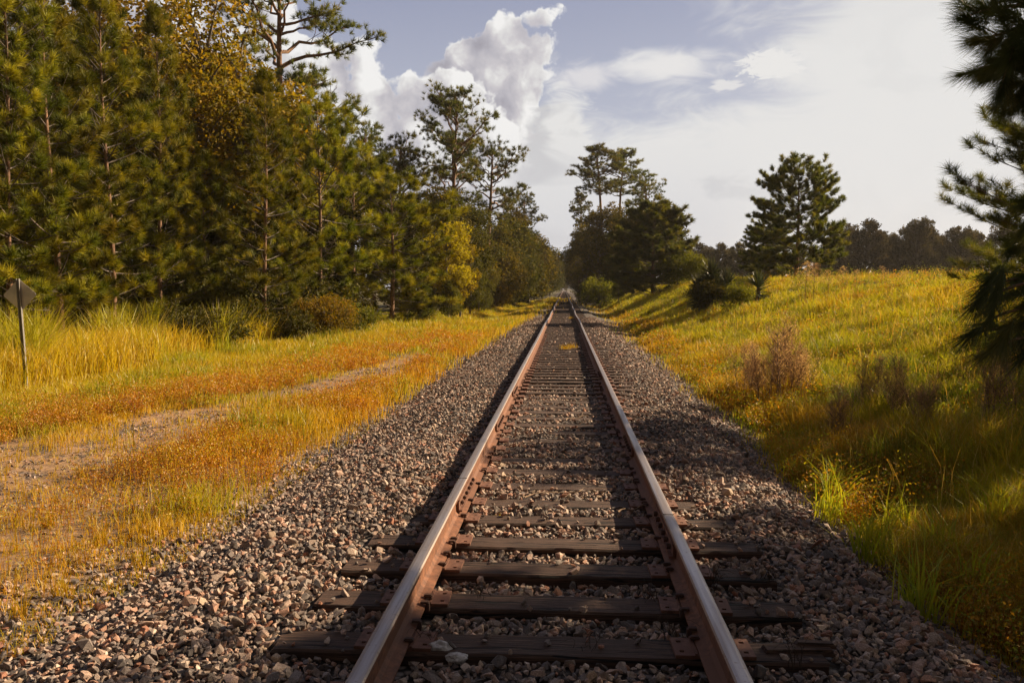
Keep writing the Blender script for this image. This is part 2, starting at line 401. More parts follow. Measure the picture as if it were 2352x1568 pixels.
sdir = Vector((math.sin(SUN_AZ) * math.cos(SUN_EL), math.cos(SUN_AZ) * math.cos(SUN_EL), math.sin(SUN_EL)))
sun.rotation_euler = sdir.to_track_quat('Z', 'Y').to_euler(); sun.location = (30, 20, 30)
scene.view_settings.view_transform = 'Standard'; scene.view_settings.look = 'None'; scene.view_settings.exposure = 0.9; scene.view_settings.gamma = 1
scene.cycles.max_bounces = 5; scene.cycles.diffuse_bounces = 3; scene.cycles.transmission_bounces = 3; scene.cycles.glossy_bounces = 2; scene.cycles.transparent_max_bounces = 4
scene.cycles.use_adaptive_sampling = True; scene.cycles.adaptive_threshold = .02

# ------------------------------------------------------------------ ground
def build_ground():
    xs = np.unique(np.concatenate([np.linspace(-700, -60, 28), np.linspace(-60, -14, 60), np.linspace(-14, -3.6, 95), np.linspace(-3.6, 3.6, 100), np.linspace(3.6, 16, 110), np.linspace(16, 70, 80), np.linspace(70, 700, 28)]))
    ys = np.unique(np.concatenate([np.linspace(-60, 0, 16), np.linspace(0, 14, 110), np.linspace(14, 50, 150), np.linspace(50, 140, 110), np.linspace(140, 1500, 60)]))
    X, Y = np.meshgrid(xs, ys); Z = H(X, Y)
    Vv = np.stack([X.ravel(), Y.ravel(), Z.ravel()], 1)
    nx = len(xs); i = np.arange(len(ys) - 1)[:, None] * nx; j = np.arange(nx - 1)[None, :]
    a = (i + j).ravel(); Q = np.stack([a, a + 1, a + nx + 1, a + nx], 1)
    x, y = Vv[:, 0], Vv[:, 1]
    bal = sstep(-.15, .15, np.minimum(xr_edge(y) - x, x - xl_edge(y)))
    dirt = sstep(.5, -.2, np.abs(x - path_c(y)) - path_w(y)) * (x < 0) * (y < 30)
    dirt = np.maximum(dirt, sstep(-11, -8.5, x) * sstep(13, 8, y) * (x < 0) * .8)
    turf = np.where(x < 0, 1 - np.clip(dirt, 0, 1), 1.0) * (1 - bal)
    me = make_mesh('ground', Vv, Q, M['ground'], col=np.stack([bal, dirt, turf], 1), smooth=True, ngon=4)
    tag(link('ground', me), kind='structure')
build_ground()

# ------------------------------------------------------------------ track geometry
TIE_TOP = -.196; TIE_STEP = .516
TIE_Y0 = 3.19
G2 = .7555                                # half distance between rail centres
def wob(y, s):
    y = np.asarray(y, float)
    return sstep(18, 50, y) * (.022 * np.sin(y * .33 + s) + .02 * np.sin(y * .13 + 2 * s)) 
tie_ys = []
_y = TIE_Y0
rt = random.Random(5)
while _y < 420:
    tie_ys.append(_y + rt.uniform(-.03, .03)); _y += TIE_STEP
tie_arr = np.array(tie_ys)
tie_rot = [rt.uniform(-.014, .014) for _ in tie_ys]
tie_dx = [rt.uniform(-.07, .07) for _ in tie_ys]

def ballast_off(x, y):
    """ballast surface above (+) or below (-) the tie tops"""
    x = np.asarray(x, float); y = np.asarray(y, float)
    b = -.044 + .042 * sstep(5.3, 6.2, y) * sstep(15, 11, y)
    b = b + .022 * fbm(x, y, 1.9, 21)
    left = sstep(-.85, -1.15, x); b = b + left * (.028 * sstep(4.6, 5.6, y) + .01)
    right = sstep(.95, 1.25, x); b = b + right * (.028 * sstep(4.9, 5.6, y))
    b = b * sstep(60, 30, y) - .035 * sstep(30, 60, y)
    return b
def ballast_z(x, y):
    ax = np.abs(x)
    return TIE_TOP + ballast_off(x, y) * sstep(1.9, 1.4, ax) - .30 * sstep(1.45, 3.1, ax)

def tie_mesh(seed):
    bm = bmesh.new(); L, W, T = 2.6, .225, .17
    bmesh.ops.create_cube(bm, size=1)
    bmesh.ops.scale(bm, vec=(L, W, T), verts=bm.verts)
    ex = [e for e in bm.edges if abs(e.verts[0].co.x - e.verts[1].co.x) > 1]
    bmesh.ops.subdivide_edges(bm, edges=ex, cuts=40)
    bmesh.ops.bevel(bm, geom=[e for e in bm.edges if abs(e.verts[0].co.y - e.verts[1].co.y) < 1e-5 and abs(e.verts[0].co.z - e.verts[1].co.z) < 1e-5], offset=.012, segments=1, affect='EDGES')
    for v in bm.verts:
        p = v.co * 3.1 + Vector((seed * 9.1, 0, 0)); q = Vector((v.co.x * 9, seed * 3.3, v.co.z * 20 + v.co.y * 16))
        d = mnoise.noise(p) * .008 + mnoise.noise(q) * .006
        v.co.y += d * (1 if v.co.y > 0 else -1); v.co.z += mnoise.noise(q + Vector((5, 5, 5))) * .005
        if abs(v.co.x) > 1.29: v.co.x += mnoise.noise(Vector((v.co.y * 30, v.co.z * 30, seed))) * .02
    for v in bm.verts: v.co.z -= T / 2
    me = bpy.data.meshes.new('railroad_tie'); bm.to_mesh(me); bm.free(); me.materials.append(M['wood'])
    return me
tie_meshes = [tie_mesh(k) for k in range(6)]
def low_tie():
    b = MB(); b.box((0, 0, -.085), (2.6, .225, .17)); return b.mesh('railroad_tie_far', M['wood'])
def plate_mesh():
    b = MB(); th = .016
    xs = [-.185, -.160, -.138, -.098, .098, .138, .160, .185]; ysv = [-.095, -.062, -.042, .042, .062, .095]
    holes = {(1, 1), (1, 3), (5, 1), (5, 3)}
    for i in range(7):
        for j in range(5):
            if (i, j) in holes: continue
            b.box(((xs[i] + xs[i + 1]) / 2, (ysv[j] + ysv[j + 1]) / 2, th / 2), (xs[i + 1] - xs[i], ysv[j + 1] - ysv[j], th))
    for s in (-1, 1): b.box((s * .088, 0, th + .004), (.012, .186, .0078))
    return b.mesh('tie_plate', M['rust_plate'])
def spike_mesh():
    bm = bmesh.new()
    bmesh.ops.create_cube(bm, size=1); bmesh.ops.scale(bm, vec=(.046, .032, .018), verts=bm.verts); bmesh.ops.translate(bm, vec=(-.008, 0, .019), verts=bm.verts)
    r = bmesh.ops.create_cube(bm, size=1); bmesh.ops.scale(bm, vec=(.018, .018, .04), verts=r['verts']); bmesh.ops.translate(bm, vec=(.004, 0, -.009), verts=r['verts'])
    bmesh.ops.bevel(bm, geom=[e for e in bm.edges], offset=.005, segments=2, affect='EDGES')
    me = bpy.data.meshes.new('spike'); bm.to_mesh(me); bm.free(); me.materials.append(M['iron']); return me
PLM, SPM, LOWT = plate_mesh(), spike_mesh(), low_tie()
tie_words = ['dark', 'split', 'brown', 'weathered', 'grey brown', 'cracked']
def ordinal(k):
    return ['first', 'second', 'third', 'fourth', 'fifth', 'sixth', 'seventh', 'eighth', 'ninth', 'tenth', 'eleventh', 'twelfth'][k]
near_lab = ['{} wooden tie from the bottom of the picture, dark and bare between the rails']
for k, y in enumerate(tie_ys[:295]):
    if k < 10: lab = 'dark brown wooden tie under both rails, %s from the bottom edge of the photo' % ordinal(k)
    elif y < 15: lab = 'weathered tie mostly buried in pale ballast on the nearer part of the track'
    elif y < 40: lab = 'dark exposed tie in the ladder of ties along the middle of the track'
    else: lab = 'tiny dark tie far down the track where the rails converge'
    lowp = y > 45
    o = thing('railroad_tie', lab, 'railroad tie', (tie_dx[k], y, TIE_TOP), tie_rot[k], 'wooden ties under the rails') if not lowp else tag(link('railroad_tie', LOWT, None, (tie_dx[k], y, TIE_TOP)), lab, 'railroad tie', 'wooden ties under the rails')
    if lowp: continue
    bmo = link('beam', tie_meshes[k % 6], o)
    if k % 2: bmo.rotation_euler = (0, 0, PI)
    for s in (-1, 1):
        if y < 30:
            p = link('tie_plate', PLM, o, (s * G2 - tie_dx[k], 0, .0005)); p.rotation_euler = (0, 0, rt.uniform(-.04, .04) - tie_rot[k])
            if y < 16:
                for (sx, sy) in ((-1, .052), (1, -.052)) + (((-1, -.052),) if k % 3 == 0 else ()):
                    q = link('spike', SPM, p, (sx * .081, sy, .0165 + rt.choice((0, 0, 0, .008)))); q.rotation_euler = (0, 0, 0 if sx > 0 else PI)
rest = MB()
for k, y in enumerate(tie_ys[295:]): rest.box((tie_dx[k + 295], y, TIE_TOP - .085), (2.6, .225, .17))
tag(link('far_ties', rest.mesh('far_ties', M['wood'])), 'far run of ties blending into one dark strip at the vanishing point', 'railroad ties', kind='stuff')

# rails
PROF = [(-.075, -.18), (.075, -.18), (.075, -.169), (.030, -.156), (.0105, -.140), (.0085, -.09), (.0095, -.056), (.030, -.040), (.0365, -.034), (.0375, -.012), (.031, -.003), (.016, 0.0),
        (-.016, 0.0), (-.031, -.003), (-.0375, -.012), (-.0365, -.034), (-.030, -.040), (-.0095, -.056), (-.0085, -.09), (-.0105, -.140), (-.030, -.156), (-.075, -.169)]
def rail(side, ph):
    ys = np.concatenate([np.linspace(1.0, 20, 60), np.linspace(20.5, 60, 120), np.linspace(61, 430, 200)])
    p = np.array(PROF); n = len(p); V = []
    X = side * G2 + wob(ys, ph); Z = -.02 * sstep(30, 60, ys) * np.sin(ys * .11 + ph)
    V = np.stack([X[:, None] + p[None, :, 0], np.repeat(ys[:, None], n, 1), Z[:, None] * .6 + p[None, :, 1]], 2).reshape(-1, 3)
    i = np.arange(len(ys) - 1)[:, None] * n; j = np.arange(n)[None, :]; j2 = (j + 1) % n
    Q = np.stack([(i + j), (i + j2), (i + n + j2), (i + n + j)], 2).reshape(-1, 4)
    mi = np.tile(np.where(np.isin(np.arange(n), (9, 10, 11, 12, 13)), 1, 0), len(ys) - 1)
    return make_mesh('rail_bar', V, Q, [M['rust'], M['steel']], ngon=4, midx=mi)
def joint_mesh():
    b = MB()
    for s in (-1, 1):
        b.box((s * .022, 0, -.098), (.018, .92, .070)); b.box((s * .034, 0, -.137), (.040, .92, .012)); b.box((s * .026, 0, -.060), (.020, .92, .010))
    return b.mesh('joint_bar', M['rust_plate'])
def bolt_mesh():
    b = MB(); th = np.arange(7) * PI / 3
    b.tube([(-.052, 0, 0), (.056, 0, 0)], .009, 8); b.tube([(-.058, 0, 0), (-.034, 0, 0)], .019, 6); b.tube([(.036, 0, 0), (.050, 0, 0)], .017, 8)
    return b.mesh('bolt', M['iron'])
def anchor_mesh():
    b = MB(); b.box((0, 0, -.190), (.19, .026, .014)); b.box((.088, 0, -.172), (.018, .03, .042)); b.box((-.088, 0, -.172), (.018, .03, .042)); b.box((.070, 0, -.151), (.04, .028, .012)); b.box((-.070, 0, -.151), (.04, .028, .012))
    return b.mesh('rail_anchor', M['iron'])
JM, BM_, AM = joint_mesh(), bolt_mesh(), anchor_mesh()
for side, ph, joints, lab in ((-1, .4, (6.25, 9.6, 12.6), 'left steel rail with rusty sunlit inner side and worn grey top'), (1, 2.1, (5.32, 8.3, 15.0), 'right steel rail with dark shaded side and a bolted joint in the foreground')):
    r = thing('rail', lab, 'rail', (0, 0, 0))
    link('rail_bar', rail(side, ph), r)
    for jy in joints:
        j = link('joint_bar', JM, r, (side * G2, jy, 0))
        for q in (-.36, -.22, -.08, .08, .22, .36): link('bolt', BM_, j, (0, q, -.098))
    ga = MB(); ga.box((side * G2, joints[0] + .0, .0002), (.074, .006, .003))
    link('rail_gap', ga.mesh('rail_gap', M['dark_hole']), r)
    for k, y in enumerate(tie_ys[:26]):
        if min(abs(y - j) for j in joints) < .6: continue
        link('rail_anchor', AM, r, (side * G2, y + (.14 if k % 2 else -.14), 0))

# ------------------------------------------------------------------ ballast stones
def hulls(n, pts, seed):
    rg = np.random.default_rng(seed); L = []
    for k in range(n):
        bm = bmesh.new(); P = rg.normal(size=(pts, 3)); P /= np.linalg.norm(P, axis=1)[:, None]
        P *= rg.uniform(.75, 1.0, (pts, 1)); P *= np.array([1, rg.uniform(.6, .9), rg.uniform(.42, .75)])
        for p in P: bm.verts.new(p)
        r = bmesh.ops.convex_hull(bm, input=bm.verts)
        bmesh.ops.delete(bm, geom=[v for v in bm.verts if not v.link_faces], context='VERTS')
        bmesh.ops.triangulate(bm, faces=bm.faces); bm.verts.index_update()
        L.append((np.array([v.co[:] for v in bm.verts]), np.array([[v.index for v in f.verts] for f in bm.faces]))); bm.free()
    return L
def rotmats(n, rg, tilt=.6):
    a = rg.uniform(0, 2 * PI, n); b = rg.normal(0, tilt, n); c = rg.normal(0, tilt, n)
    ca, sa, cb, sb, cc, sc = np.cos(a), np.sin(a), np.cos(b), np.sin(b), np.cos(c), np.sin(c)
    Rz = np.zeros((n, 3, 3)); Rz[:, 0, 0] = ca; Rz[:, 0, 1] = -sa; Rz[:, 1, 0] = sa; Rz[:, 1, 1] = ca; Rz[:, 2, 2] = 1
    Rx = np.zeros((n, 3, 3)); Rx[:, 0, 0] = 1; Rx[:, 1, 1] = cb; Rx[:, 1, 2] = -sb; Rx[:, 2, 1] = sb; Rx[:, 2, 2] = cb
    Ry = np.zeros((n, 3, 3)); Ry[:, 1, 1] = 1; Ry[:, 0, 0] = cc; Ry[:, 0, 2] = sc; Ry[:, 2, 0] = -sc; Ry[:, 2, 2] = cc
    return Rz @ Rx @ Ry
PAL = np.array([[.37, .31, .275], [.50, .38, .32], [.27, .24, .23], [.14, .13, .13], [.46, .29, .22], [.58, .50, .44], [.20, .18, .175], [.36, .18, .12], [.42, .34, .26], [.10, .09, .09]])
PW = np.array([.17, .16, .14, .12, .10, .08, .10, .04, .06, .03]); PW = PW / PW.sum()
def scatter(P, S, lib, rg, tilt=.6):
    n = len(P); which = rg.integers(0, len(lib), n); Vs = []; Ts = []; Cs = []; off = 0
    C = PAL[rg.choice(len(PAL), n, p=PW)] * rg.uniform(.8, 1.35, (n, 1)) * np.array([[1.10, 1.0, .92]])
    for k, (hv, ht) in enumerate(lib):
        idx = np.where(which == k)[0]
        if not len(idx): continue
        R = rotmats(len(idx), rg, tilt)
        sc = S[idx][:, None] * rg.uniform(.8, 1.25, (len(idx), 3))
        V = np.einsum('nij,nkj->nki', R, hv[None] * sc[:, None, :]) + P[idx][:, None, :]
        T = ht[None] + (np.arange(len(idx)) * len(hv))[:, None, None] + off
        off += len(idx) * len(hv)
        Vs.append(V.reshape(-1, 3)); Ts.append(T.reshape(-1, 3)); Cs.append(np.repeat(C[idx], len(hv), 0))
    return np.concatenate(Vs), np.concatenate(Ts), np.concatenate(Cs)
def ballast():
    rg = np.random.default_rng(3); HI = hulls(26, 13, 1); LO = hulls(16, 8, 2)
    V = []; T = []; C = []; off = 0
    def zone(y0, y1, cell, r0, r1, lib, x0=-4.4, x1=3.9, lift=.25):
        nonlocal off
        nx = int((x1 - x0) / cell); ny = int((y1 - y0) / cell)
        gx, gy = np.meshgrid(np.arange(nx), np.arange(ny))
        x = x0 + (gx.ravel() + rg.uniform(-.1, 1.1, nx * ny)) * cell; y = y0 + (gy.ravel() + rg.uniform(-.1, 1.1, nx * ny)) * cell
        # thin out past the edges
        er = xr_edge(y) - x; elf = x - xl_edge(y)
        pr = np.clip(.5 + er / .7, 0, 1) * np.clip(.5 + elf / (.9 + .5 * sstep(9, 4, y)), 0, 1)
        keep = rg.uniform(size=len(x)) < pr
        # ties
        k = np.clip(np.searchsorted(tie_arr, y), 1, len(tie_arr) - 1)
        dy = np.minimum(np.abs(y - tie_arr[k]), np.abs(y - tie_arr[k - 1]))
        offb = ballast_off(x, y)
        ontie = (dy < .125) & (np.abs(x) < 1.33)
        keep &= ~(ontie & (offb < .004) & (rg.uniform(size=len(x)) > np.where(np.abs(x) > .9, .10, .045)))
        # rails and plates
        ra = np.abs(np.abs(x) - G2)
        keep &= ra > .088
        keep &= ~((ra < .19) & ontie & (rg.uniform(size=len(x)) > .12) & (y < 16))
        # camera wedge only
        keep &= (x < .62 * y + .8) & (x > -.78 * y - .8)
        x = x[keep]; y = y[keep]; n = len(x)
        s = rg.lognormal(math.log((r0 * r1) ** .5), .28, n).clip(r0 * .7, r1 * 1.35)
        ot = ontie[keep] & (offb[keep] < .004)
        z = ballast_z(x, y); hgt = H(x, y); z = np.where((x > 2) | (x < -2.6), hgt + .0, z)
        z = np.where(ot, TIE_TOP + s * .35, z) + s * lift * rg.uniform(-.8, 1.2, n)
        # in the cribs near the tie edges let the stones sit lower
        v, t, c = scatter(np.stack([x, y, z], 1), s, lib, rg)
        V.append(v); T.append(t + off); C.append(c); off += len(v)
    zone(2.3, 9, .034, .017, .033, HI)
    zone(2.3, 9, .11, .030, .043, HI, lift=.5)
    zone(9, 20, .052, .022, .036, LO)
    zone(20, 48, .085, .032, .050, LO, x1=4.5)
    # stones strewn on the dirt path
    n = 9000; y = 3 + 17 * rg.uniform(size=n) ** 1.3; x = path_c(y) + rg.normal(0, 1.0, n) * (path_w(y) + .5)
    f = fbm(x, y, 1.1, 31); kp = (f > -.05) & (x < xl_edge(y)); x, y = x[kp], y[kp]; s = rg.uniform(.010, .026, len(x)) * (1 + y / 30)
    v, t, c = scatter(np.stack([x, y, H(x, y) + s * .2], 1), s, LO, rg); V.append(v); T.append(t + off); C.append(c * .95); off += len(v)
    me = make_mesh('ballast', np.concatenate(V), np.concatenate(T), M['stone'], col=np.concatenate(C))
    tag(link('ballast', me), 'grey and pinkish crushed stone ballast heaped around the track', 'ballast', kind='stuff')
ballast()
def bed():
    """solid bed between the stones"""
    xs = np.linspace(-2.6, 2.2, 60); ys = np.concatenate([np.linspace(1.5, 20, 150), np.linspace(20.4, 60, 80), np.linspace(62, 420, 80)])
    X, Y = np.meshgrid(xs, ys); Z = ballast_z(X, Y) - .012; Z = np.where(np.abs(X) > 2.0, np.minimum(Z, H(X, Y) - .02 * (np.abs(X) > 2.15)), Z)
    nx = len(xs); i = np.arange(len(ys) - 1)[:, None] * nx; j = np.arange(nx - 1)[None, :]; a = (i + j).ravel()
    me = make_mesh('track_bed', np.stack([X.ravel(), Y.ravel(), Z.ravel()], 1), np.stack([a, a + 1, a + nx + 1, a + nx], 1), M['ground'], col=np.tile([1., 0, 0], (X.size, 1)), smooth=True, ngon=4)
    tag(link('track_bed', me), kind='structure')
bed()
def lump(name, px, py, Y, s, matl, label, cat, sq=(1, .8, .7), z=None, seed=0, group=None):
    p = at(px, py, Y); bm = bmesh.new(); bmesh.ops.create_icosphere(bm, subdivisions=3, radius=s)
    for v in bm.verts:
        q = v.co / s * 1.6 + Vector((seed * 7, 0, 0)); d = 1 + .38 * mnoise.noise(q) + .16 * mnoise.noise(q * 2.7) + .09 * mnoise.noise(q * 6)
        v.co = Vector((v.co.x * sq[0], v.co.y * sq[1], v.co.z * sq[2])) * d
    me = bpy.data.meshes.new(name); bm.to_mesh(me); bm.free(); me.materials.append(matl)
    zz = z if z is not None else hz(p.x, Y)
    tag(link(name, me, None, (p.x, Y, zz + s * sq[2] * .6)), label, cat, group)
def gy(py, z):  # Y on a level plane for picture row py
    d = ray(1296, py); return (z - EYE.z) / d.z * d.y
lump('white_stone', 1012, 1497, gy(1497, -.2), .048, M['white_rock'], 'crumbly white lump beside the left rail, nearest the tie', 'stone', (1.2, .8, .8), TIE_TOP - .03, 1)
lump('white_stone', 1050, 1512, gy(1512, -.2), .040, M['white_rock'], 'flatter white lump just right of the other white lump between the rails', 'stone', (1.3, .8, .6), TIE_TOP - .03, 2)
lump('pink_stone', 317, 1196, gy(1196, -.5), .055, M['stone'] and simple('pink_granite', (.34, .20, .15), (.46, .32, .27), 18, .85, .5, .006), 'single rounded pinkish stone at the left edge of the ballast', 'stone', (1, .8, .8), None, 3)
lump('rock', 2356 * .0 + 1360, 762, 31, .10, simple('dark_rock', (.03, .028, .028), (.07, .065, .06), 12, .9), 'small dark rock lying on the ballast right of the distant track', 'rock', (1.5, .8, .7), -.3, 4)
# broken scrap of tie, right foreground
b = MB(); b.box((0, 0, 0), (.34, .07, .035), rz=.08, taper=.9); b.box((.09, .03, .02), (.2, .04, .025), rz=-.05, taper=.8)
p = at(1832, 1462, 3.75); tag(link('wood_scrap', b.mesh('wood_scrap', M['wood']), None, (p.x, 3.75, TIE_TOP + .0)), 'short broken wood splinter on the stones right of the right rail', 'wood scrap')
# twigs
def twig(px0, py0, px1, py1, z, lab, r=.005, bend=.05):
    A = at(px0, py0, gy(py0, z)); B = at(px1, py1, gy(py1, z)); A.z = B.z = z; d = B - A
    P = [A + d * t + Vector((0, 0, 0)) + Vector((-d.y, d.x, 0)).normalized() * bend * math.sin(t * 5) + Vector((0, 0, .012 * math.sin(t * 9))) for t in np.linspace(0, 1, 9)]
    b = MB(); c = (A + B) / 2; b.tube([(p - c)[:] for p in P], np.linspace(r, r * .35, 9), 6)
    q = P[5] - c; b.tube([q[:], (q + Vector((.05, .06, .02)))[:], (q + Vector((.09, .10, .02)))[:]], [r * .6, r * .4, r * .2], 5)
    tag(link('twig', b.mesh('twig', M['twig'], smooth=True), None, c), lab, 'twig')
twig(1205, 1143, 1400, 1117, -.155, 'long thin curved twig lying across the stones between the rails', .006)
twig(1420, 1172, 1484, 1158, -.15, 'straight pale stick lying beside the right rail near its joint', .007, .0)
twig(1300, 965, 1345, 953, -.15, 'small pale crooked twig in the middle of the track', .008, .04)

# ------------------------------------------------------------------ sign
def sign():
    base = at(62, 902, 15.4); z0 = hz(base.x, 15.4); topz = at(50, 640, 15.4).z
    t = thing('warning_sign', 'back of a grey diamond road sign on a perforated steel post at the left edge', 'road sign', (base.x, 15.4, z0), math.radians(8))
    Hh = topz - z0
    t.rotation_euler = (0, math.radians(-2.2), math.radians(8))
    b = MB()
    b.box((0, .024, Hh / 2 - .1), (.064, .004, Hh + .2)); b.box((-.03, 0, Hh / 2 - .1), (.004, .05, Hh + .2)); b.box((.03, 0, Hh / 2 - .1), (.004, .05, Hh + .2))
    b.box((-.024, -.026, Hh / 2 - .1), (.016, .004, Hh + .2)); b.box((.024, -.026, Hh / 2 - .1), (.016, .004, Hh + .2))
    z = .05
    while z < Hh - .02: b.box((0, -.026, z), (.032, .004, .014)); z += .04
    link('post', b.mesh('post', M['galv']), t)
    # diamond plate with rounded corners
    S = .33; r = .045; pts = []
    for k in range(4):
        cx, cz = [(S - r * 1.414, 0), (0, S - r * 1.414), (-(S - r * 1.414), 0), (0, -(S - r * 1.414))][k]
        for a in np.linspace(-45, 45, 6): th = math.radians(90 * k + a); pts.append((cx + r * math.cos(th), cz + r * math.sin(th)))
    bm = bmesh.new(); vs = [bm.verts.new((x, .029, z)) for x, z in pts]; f = bm.faces.new(vs)
    ex = bmesh.ops.extrude_face_region(bm, geom=[f]); bmesh.ops.translate(bm, vec=(0, .004, 0), verts=[v for v in ex['geom'] if isinstance(v, bmesh.types.BMVert)])
    bmesh.ops.recalc_face_normals(bm, faces=bm.faces)
    me = bpy.data.meshes.new('plate'); bm.to_mesh(me); bm.free(); me.materials.append(M['plate_back'])
    link('plate', me, t, (0, 0, Hh - S * .98))
    for dz in (-.2, .2):
        b = MB(); b.tube([(0, -.036, 0), (0, -.024, 0)], .012, 8); link('bolt', b.mesh('bolt', M['galv']), t, (0, 0, Hh - S + dz))
sign()

# ================================================================== vegetation
def unit(a): return a / (np.linalg.norm(a, axis=-1, keepdims=True) + 1e-9)
DN = 1.0
def needles(P, D, L, rg, n=40, w=.010, spread=(15, 80), shoot=.22, droop=.12, rnd0=None):
    """needle fans: P tuft tips, D shoot directions, L needle lengths"""
    m = len(P); P = np.repeat(P, n, 0); Dd = np.repeat(unit(D), n, 0); Ln = np.repeat(L, n) * rg.uniform(.75, 1.1, m * n)
    t = rg.uniform(0, 1, m * n)
    B = P - Dd * (t * np.repeat(np.broadcast_to(shoot, (m,)), n))[:, None]
    r = rg.normal(size=(m * n, 3)); pr = unit(r - (r * Dd).sum(1, keepdims=True) * Dd)
    th = np.radians(spread[0] + (spread[1] - spread[0]) * (rg.uniform(size=m * n) * .6 + .4 * t))
    dr = Dd * np.cos(th)[:, None] + pr * np.sin(th)[:, None]; dr[:, 2] -= droop * rg.uniform(.3, 1, m * n); dr = unit(dr)
    side = unit(np.cross(dr, rg.normal(size=(m * n, 3)))) * (w * .5)
    T_ = B + dr * Ln[:, None]
    V = np.stack([B - side, B + side, T_], 1).reshape(-1, 3)
    T = np.arange(len(V)).reshape(-1, 3)
    base = np.repeat(rg.uniform(0, 1, m) if rnd0 is None else rnd0, n)
    rn = np.clip(base * .75 + .25 * rg.uniform(0, 1, m * n), 0, 1)
    return V, T, np.repeat(rn, 3)
def leaves(P, size, rg, n=1, up=.3, quad=True, rnd0=None, aspect=.6):
    m = len(P)
    nrm = rg.normal(size=(m, 3)); nrm[:, 2] += up; nrm = unit(nrm)
    a = unit(np.cross(nrm, rg.normal(size=(m, 3)))); b = np.cross(nrm, a)
    s = size * rg.uniform(.6, 1.25, m)
    a = a * s[:, None] * .5; b = b * s[:, None] * .5 * aspect
    V = np.stack([P - a, P - b * 1.0 + a * .1, P + a, P + b + a * .1], 1); V[:, 1] += nrm * (s * .08)[:, None]; V[:, 3] += nrm * (s * .08)[:, None]
    i = np.arange(m)[:, None] * 4
    T = np.concatenate([i + np.array([[0, 1, 2]]), i + np.array([[0, 2, 3]])])
    rn = np.clip((rnd0 if rnd0 is not None else .5) * .6 + .4 * rg.uniform(0, 1, m), 0, 1)
    return V.reshape(-1, 3), T, np.repeat(rn, 4)
def bez(a, b, c, n):
    t = np.linspace(0, 1, n)[:, None]; return (1 - t) ** 2 * a + 2 * t * (1 - t) * b + t * t * c

